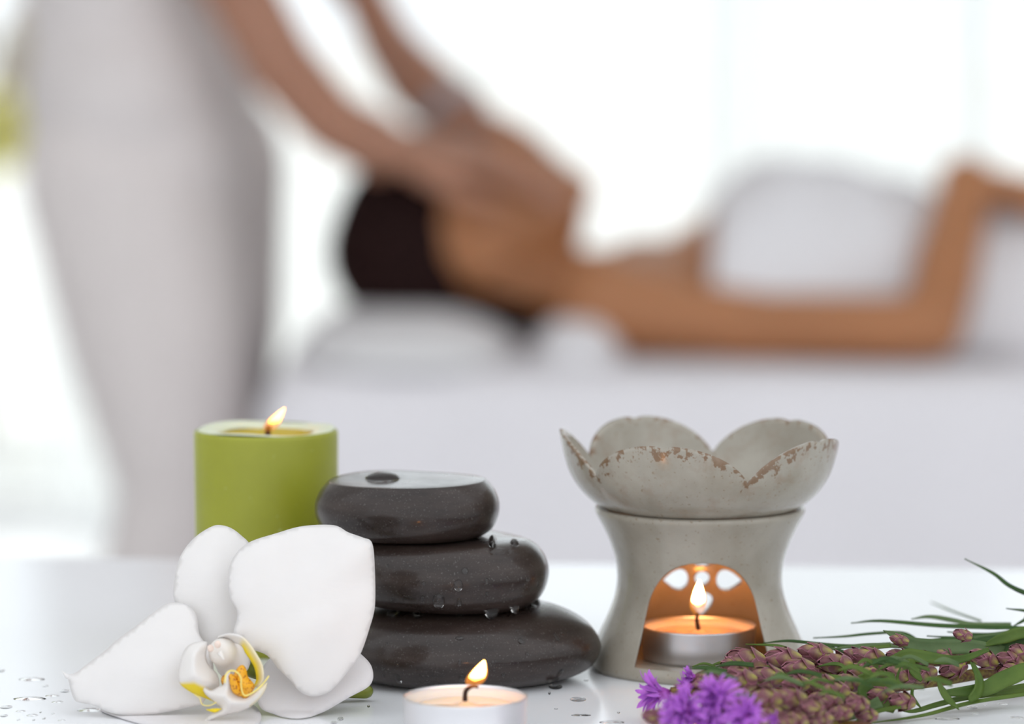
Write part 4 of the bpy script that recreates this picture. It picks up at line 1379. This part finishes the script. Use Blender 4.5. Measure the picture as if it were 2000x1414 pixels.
def leaf(stalk, pts, w_px, mat, Y=None, nrm=(0, -0.55, 0.83), twist=0.0, fold=0.25, taper0=0.0, taper1=1.0):
    """ribbon leaf through picture points; Y a distance, a pair or one per point; tip first"""
    n = 26
    if pts[-1][0] >= 2020:      # runs on to the root end of its stalk, beyond the picture
        pts = list(pts) + [(2230, 1282 + (pts[-1][1] - 1260) * 0.35)]
        taper1 = 0.5
    k = len(pts)
    if Y is None: Ys = [min(1.245, T(x, y, TZ + 0.016).y) for x, y in pts]
    elif isinstance(Y, tuple) and len(Y) == 2: Ys = [Y[0] + (Y[1] - Y[0]) * i / (k - 1) for i in range(k)]
    elif isinstance(Y, (tuple, list)): Ys = Y
    else: Ys = [Y] * k
    wp = [P(x, y, clampY(x, y, yy, 0.0012)) for (x, y), yy in zip(pts, Ys)]
    path = catmull(wp, n)
    v, f = [], []
    N0 = Vector(nrm).normalized()
    for i, p in enumerate(path):
        t = i / (n - 1)
        d = (path[min(i + 1, n - 1)] - path[max(i - 1, 0)]).normalized()
        nn = Quaternion(d, twist * t) @ N0
        s = d.cross(nn).normalized()
        nn = s.cross(d)
        w = w_px * (1.22 if w_px < 14 else 1.5) / FPX / 2
        # width: pointed at the tip, full along the blade
        env = min(1.0, (taper0 + (1 - taper0) * (1 - (1 - min(1, t / 0.45)) ** 1.7)))
        env *= 1 - (1 - taper1) * max(0, (t - 0.6) / 0.4)
        w = max(0.00012, w * env)
        for q in (-1, -0.5, 0, 0.5, 1):
            v.append(p + s * (w * q) + nn * (abs(q) * w * fold))
    for i in range(n - 1):
        for q in range(4):
            a = i * 5 + q
            f.append((a, a + 1, a + 6, a + 5))
    return mk('leaf', v, f, mat, stalk, solid=0.00035)

BASE_R = 2080
stB = thing('flower_stalk', T(1990, 1290, TZ), 'rear purple flower stalk lying nearest the oil burner, mostly closed buds', 'flower stalk', 'purple flower stalks on the table')
stA = thing('flower_stalk', T(1960, 1330, TZ), 'middle purple flower stalk with bare olive stem showing between its buds', 'flower stalk', 'purple flower stalks on the table')
stC = thing('flower_stalk', T(1700, 1400, TZ), 'nearest purple flower stalk with open violet blossoms at its tip', 'flower stalk', 'purple flower stalks on the table')
def Yat(py, hgt): return T(1500, py, TZ + hgt).y
tube('stem', [P(1390, 1314, Yat(1314, 0.012)), P(1520, 1306, Yat(1306, 0.010)), P(1700, 1300, Yat(1300, 0.010)), P(1850, 1290, Yat(1290, 0.010)), P(2060, 1276, Yat(1276, 0.010)), P(2330, 1280, Yat(1280, 0.006))], lambda t: 0.0012 + 0.0010 * t, M['stem'], stB, 10, 30)
tube('stem', [P(1310, 1350, Yat(1350, 0.010)), P(1450, 1352, Yat(1352, 0.009)), P(1600, 1358, Yat(1358, 0.007)), P(1720, 1345, Yat(1345, 0.0062)), P(1830, 1330, Yat(1330, 0.0058)), P(1930, 1313, Yat(1313, 0.0056)), P(2060, 1296, Yat(1296, 0.0055)), P(2350, 1300, Yat(1300, 0.004))], lambda t: 0.0013 + 0.0010 * t, M['stem'], stA, 12, 40)
tube('stem', [P(1340, 1396, Yat(1396, 0.008)), P(1480, 1404, Yat(1404, 0.006)), P(1600, 1412, Yat(1412, 0.004)), P(1700, 1425, Yat(1425, 0.003))], lambda t: 0.0013 + 0.0008 * t, M['stem'], stC, 10, 30)

# buds: picture place, length in pixels, lean of the tip (up positive), height above the table
def put_bud(stalk, px, py, Lpx, lean, toward, hgt):
    Y = Yat(py, hgt)
    c = P(px, py, Y)
    ax = Vector((-1.0, -toward * 0.55, lean))
    bud(stalk, c, ax, Lpx * 1.18 * Y / FPX)
for a in ((1456, 1290, 66, 0.25, 0.3, 0.016), (1528, 1288, 62, 0.18, 0.4, 0.016), (1558, 1306, 54, 0.1, 0.6, 0.014), (1592, 1276, 58, 0.2, 0.2, 0.016), (1630, 1296, 56, 0.15, 0.5, 0.014),
          (1696, 1284, 52, 0.2, 0.5, 0.014), (1672, 1282, 44, 0.4, 0.2, 0.014), (1684, 1310, 50, 0.0, 0.7, 0.012), (1716, 1310, 46, 0.3, 0.4, 0.010), (1756, 1284, 46, 0.25, 0.4, 0.014), (1756, 1250, 32, 0.3, 0.1, 0.020),
          (1880, 1240, 32, 0.3, 0.1, 0.022), (1920, 1286, 52, 0.5, 0.6, 0.013), (1972, 1290, 50, 0.4, 0.7, 0.012), (1996, 1276, 46, 0.5, 0.4, 0.014), (1800, 1286, 44, 0.3, 0.3, 0.012), (1844, 1282, 44, 0.3, 0.4, 0.012),
          (1610, 1312, 48, 0.1, 0.6, 0.010), (1496, 1300, 44, 0.3, 0.2, 0.010), (1576, 1288, 46, 0.3, 0.1, 0.010), (1650, 1306, 44, 0.2, 0.4, 0.008)):
    put_bud(stB, *a)
for a in ((1440, 1328, 62, 0.15, 0.5, 0.015), (1496, 1322, 60, 0.15, 0.6, 0.015), (1552, 1336, 48, 0.1, 0.8, 0.013), (1604, 1334, 46, 0.1, 0.8, 0.012), (1628, 1350, 54, 0.15, 0.9, 0.011), (1652, 1334, 50, 0.2, 0.7, 0.011),
          (1720, 1357, 46, 0.1, 0.6, 0.008), (1758, 1315, 54, 0.35, 0.7, 0.011), (1802, 1318, 48, -0.2, 0.8, 0.010), (1860, 1304, 50, -0.25, 0.8, 0.010), (1972, 1313, 48, -0.1, 0.9, 0.009), (1436, 1304, 50, 0.3, 0.2, 0.014),
          (1470, 1346, 50, 0.1, 0.6, 0.010), (1520, 1346, 46, 0.0, 0.7, 0.009), (1580, 1352, 46, 0.0, 0.7, 0.008), (1680, 1340, 44, 0.1, 0.5, 0.007), (1412, 1342, 48, 0.2, 0.5, 0.012), (1700, 1332, 42, 0.2, 0.5, 0.006), (1736, 1332, 42, 0.2, 0.4, 0.006), (1640, 1316, 46, 0.2, 0.4, 0.009), (1590, 1320, 46, 0.2, 0.4, 0.010), (1536, 1318, 46, 0.2, 0.3, 0.011)):
    put_bud(stA, *a)
for a in ((1492, 1366, 58, 0.15, 0.8, 0.015), (1540, 1366, 60, 0.15, 0.9, 0.014), (1584, 1382, 50, 0.3, 1.6, 0.013), (1672, 1375, 48, 0.25, 1.4, 0.010), (1760, 1369, 50, 0.3, 1.2, 0.007), (1440, 1364, 56, 0.2, 0.6, 0.015),
          (1282, 1402, 50, 0.3, 0.6, 0.011), (1600, 1404, 46, 0.1, 1.0, 0.009), (1500, 1394, 48, 0.1, 0.8, 0.011), (1420, 1384, 48, 0.1, 0.6, 0.011), (1640, 1392, 44, 0.1, 0.9, 0.008), (1550, 1408, 48, 0.2, 1.0, 0.010),
          (1470, 1412, 48, 0.1, 0.9, 0.010), (1560, 1390, 44, 0.1, 0.8, 0.010), (1620, 1374, 46, 0.15, 0.9, 0.009), (1650, 1364, 42, 0.1, 0.8, 0.008), (1602, 1366, 44, 0.1, 0.7, 0.009), (1520, 1380, 46, 0.1, 0.7, 0.010), (1690, 1396, 42, 0.2, 0.9, 0.006)):
    put_bud(stC, *a)
def put_bloom(stalk, px, py, Lpx, n, spread, ax, hgt, budpx=46):
    Y = Yat(py, hgt)
    bloom(stalk, P(px, py, Y), ax, Lpx * Y / FPX, n, spread, budpx * Y / FPX)
put_bloom(stA, 1308, 1354, 60, 3, 0.32, (-1, -0.30, -0.02), 0.009, 50)
put_bloom(stB, 1360, 1322, 26, 4, 0.50, (-1, -0.3, 0.1), 0.014, 60)
put_bloom(stA, 1352, 1338, 28, 3, 0.6, (-1, -0.2, -0.25), 0.012, 40)
put_bloom(stC, 1404, 1368, 46, 12, 1.10, (-0.35, -0.75, 0.45), 0.018)
put_bloom(stC, 1345, 1392, 52, 12, 1.10, (-0.7, -0.7, 0.35), 0.014)
put_bloom(stC, 1454, 1402, 46, 9, 0.95, (-0.2, -0.8, 0.45), 0.014)
put_bloom(stC, 1392, 1412, 46, 9, 0.95, (-0.4, -0.8, 0.3), 0.011)
put_bloom(stC, 1518, 1406, 18, 3, 0.45, (-0.7, -0.6, 0.3), 0.013, 50)
# leaves, tip first
A_, B_, C_ = M['leaf_a'], M['leaf_b'], M['leaf_c']
for st, pts, w, mt, Y, kw in (
    (stB, [(1662, 1217), (1720, 1213), (1830, 1222), (1930, 1226), (2030, 1231)], 11, B_, (1.255, 1.245), {}),
    (stB, [(1780, 1209), (1815, 1205), (1860, 1212), (1900, 1220), (1975, 1221)], 12, C_, 1.262, {}),
    (stB, [(1818, 1176), (1860, 1194), (1915, 1213)], 6, C_, (1.34, 1.28), {}),
    (stB, [(1884, 1091), (1940, 1120), (1975, 1146), (2040, 1172)], 9, B_, (1.255, 1.245), {'nrm': (0.3, -0.8, 0.5)}),
    (stB, [(1950, 1125), (1978, 1150), (2040, 1176)], 4, B_, (1.253, 1.245), {}),
    (stB, [(1965, 1188), (2040, 1202)], 8, B_, 1.25, {}),
    (stB, [(1725, 1231), (1752, 1243), (1785, 1260), (1840, 1264), (1900, 1265), (1960, 1277)], 25, C_, (1.222, 1.225), {'nrm': (0, -0.9, 0.45)}),
    (stB, [(1588, 1246), (1650, 1243), (1700, 1238), (1762, 1236), (1795, 1252)], 6, B_, 1.25, {}),
    (stB, [(1490, 1256), (1540, 1252), (1600, 1258), (1660, 1262), (1740, 1258)], 8, B_, (1.228, 1.235), {}),
    (stB, [(1456, 1258), (1520, 1262), (1552, 1276), (1575, 1293)], 8, A_, (1.212, 1.215), {}),
    (stB, [(1560, 1254), (1610, 1262), (1660, 1276), (1700, 1270)], 8, B_, (1.232, 1.23), {}),
    (stA, [(1690, 1299), (1740, 1290), (1772, 1280), (1800, 1283), (1870, 1289), (1932, 1268)], 21, A_, (1.205, 1.198), {'nrm': (0, -0.9, 0.45), 'taper1': 0.3}),
    (stA, [(1800, 1330), (1788, 1316), (1779, 1302), (1778, 1286)], 16, A_, 1.197, {'nrm': (0.5, -0.8, 0.2), 'taper0': 0.3}),
    (stA, [(1892, 1367), (1908, 1350), (1910, 1325), (1898, 1294)], 22, A_, (1.182, 1.196), {'nrm': (0.6, -0.75, 0.2), 'taper0': 0.4, 'taper1': 0.4}),
    (stA, [(1845, 1354), (1920, 1347), (1965, 1326), (2040, 1303)], 28, A_, (1.190, 1.200), {'nrm': (0, -0.85, 0.5), 'taper0': 0.35}),
    (stA, [(1873, 1386), (1850, 1366), (1838, 1345), (1831, 1327)], 19, A_, (1.178, 1.192), {'nrm': (0.5, -0.8, 0.2), 'taper1': 0.2}),
    (stA, [(1730, 1371), (1775, 1390), (1830, 1377), (1890, 1363), (2030, 1345)], 13, A_, (1.178, 1.205), {}),
    (stC, [(1748, 1387), (1718, 1372), (1690, 1352), (1716, 1341), (1746, 1332)], 28, A_, (1.175, 1.182), {'nrm': (0.1, -0.9, 0.35), 'taper0': 0.4, 'taper1': 0.6}),
    (stA, [(1520, 1341), (1560, 1332), (1620, 1322), (1652, 1331), (1660, 1346)], 11, A_, 1.180, {}),
    (stB, [(1596, 1302), (1625, 1297), (1645, 1301), (1654, 1318)], 9, A_, 1.195, {}),
    (stA, [(1528, 1326), (1550, 1318), (1565, 1300)], 9, A_, 1.190, {}),
    (stC, [(1640, 1408), (1690, 1386), (1720, 1370)], 18, C_, 1.172, {'nrm': (0.2, -0.9, 0.3)}),
    (stB, [(1810, 1242), (1880, 1246), (1950, 1246), (2030, 1247)], 9, B_, 1.245, {}),
    (stB, [(1830, 1258), (1900, 1252), (1960, 1250), (2030, 1252)], 10, B_, 1.240, {}),
    (stB, [(1915, 1264), (1960, 1247), (2030, 1236)], 20, A_, 1.225, {'nrm': (0, -0.9, 0.4)}),
    (stB, [(1930, 1276), (1980, 1262), (2040, 1252)], 24, B_, 1.226, {'nrm': (0, -0.9, 0.4)}),
    (stB, [(1880, 1272), (1940, 1268), (2040, 1268)], 16, B_, 1.230, {}),
    (stB, [(1850, 1234), (1920, 1240), (2030, 1240)], 10, B_, 1.252, {}),
    (stB, [(1980, 1222), (2000, 1212), (2040, 1190)], 8, B_, 1.25, {}),
    (stB, [(1352, 1302), (1374, 1296), (1394, 1302), (1412, 1318)], 5, A_, 1.198, {}),
    (stB, [(1388, 1300), (1405, 1295), (1426, 1289)], 6, A_, 1.200, {}),
    (stB, [(1400, 1296), (1430, 1298), (1455, 1303), (1468, 1316)], 7, A_, 1.196, {}),
    (stA, [(1470, 1308), (1500, 1303), (1520, 1308), (1535, 1322)], 6, A_, 1.192, {}),
    (stC, [(1486, 1378), (1505, 1366), (1525, 1372), (1532, 1386)], 22, A_, 1.150, {'nrm': (0, -0.9, 0.4)}),
    (stC, [(1600, 1414), (1616, 1390), (1650, 1372)], 12, A_, 1.165, {}),
    (stC, [(1660, 1418), (1700, 1394), (1760, 1380)], 10, A_, 1.170, {}),
    (stA, [(1660, 1352), (1676, 1330), (1705, 1316)], 14, A_, 1.185, {'nrm': (0.2, -0.9, 0.3)}),
    (stA, [(1800, 1384), (1782, 1362), (1781, 1345)], 9, A_, 1.185, {'nrm': (0.8, -0.6, 0.1)}),
    (stA, [(1760, 1300), (1752, 1324), (1762, 1345)], 8, A_, 1.186, {'nrm': (0.8, -0.6, 0.1)}),
    (stC, [(1560, 1418), (1590, 1398), (1606, 1380)], 12, A_, 1.140, {'nrm': (0.3, -0.9, 0.3)}),
    (stB, [(1690, 1262), (1760, 1258), (1830, 1250), (1900, 1244)], 7, B_, 1.238, {}),
    (stB, [(1620, 1268), (1680, 1262), (1750, 1262), (1800, 1270)], 12, C_, 1.228, {}),
    (stB, [(1640, 1282), (1690, 1268), (1740, 1262)], 9, A_, 1.222, {}),
    (stC, [(1700, 1412), (1800, 1398), (1900, 1372), (2030, 1352)], 9, A_, (1.172, 1.20), {}),
    (stA, [(1905, 1352), (1960, 1352), (2030, 1340)], 18, A_, (1.195, 1.205), {'nrm': (0, -0.6, 0.8)}),
):
    leaf(st, pts, w, mt, Y, **kw)

# narrow leaves curling out between the buds
rl = random.Random(31)
for k in range(30):
    px = rl.uniform(1420, 1880)
    py = rl.uniform(1292, 1345) + (28 if px < 1700 and k % 3 == 0 else 0)
    L = rl.uniform(40, 85)
    dy = rl.uniform(-14, 10)
    bend = rl.uniform(-16, -4)
    st = stB if py < 1312 else (stA if py < 1350 else stC)
    Yk = Yat(py, 0.0185)
    leaf(st, [(px - L, py + dy), (px - L * 0.55, py + bend + dy * 0.4), (px, py)], rl.uniform(6, 11), (A_, B_, A_, C_)[k % 4], (Yk - 0.002, Yk + 0.004), nrm=(rl.uniform(-0.3, 0.3), -0.8, 0.55))

# dense green tails of the stalks at the picture's edge
for k in range(16):
    y0 = 1238 + k * 3.2
    xs_ = rl.uniform(1850, 1935)
    Yk = 1.246 - 0.0012 * k
    leaf(stB, [(xs_, y0 + rl.uniform(-4, 6)), (xs_ + 60, y0 - 3), (2060, y0 - 10 + rl.uniform(-5, 5))], rl.uniform(9, 17), (B_, A_, B_, C_)[k % 4], (Yk, Yk + 0.002), nrm=(0, -0.85, 0.5))
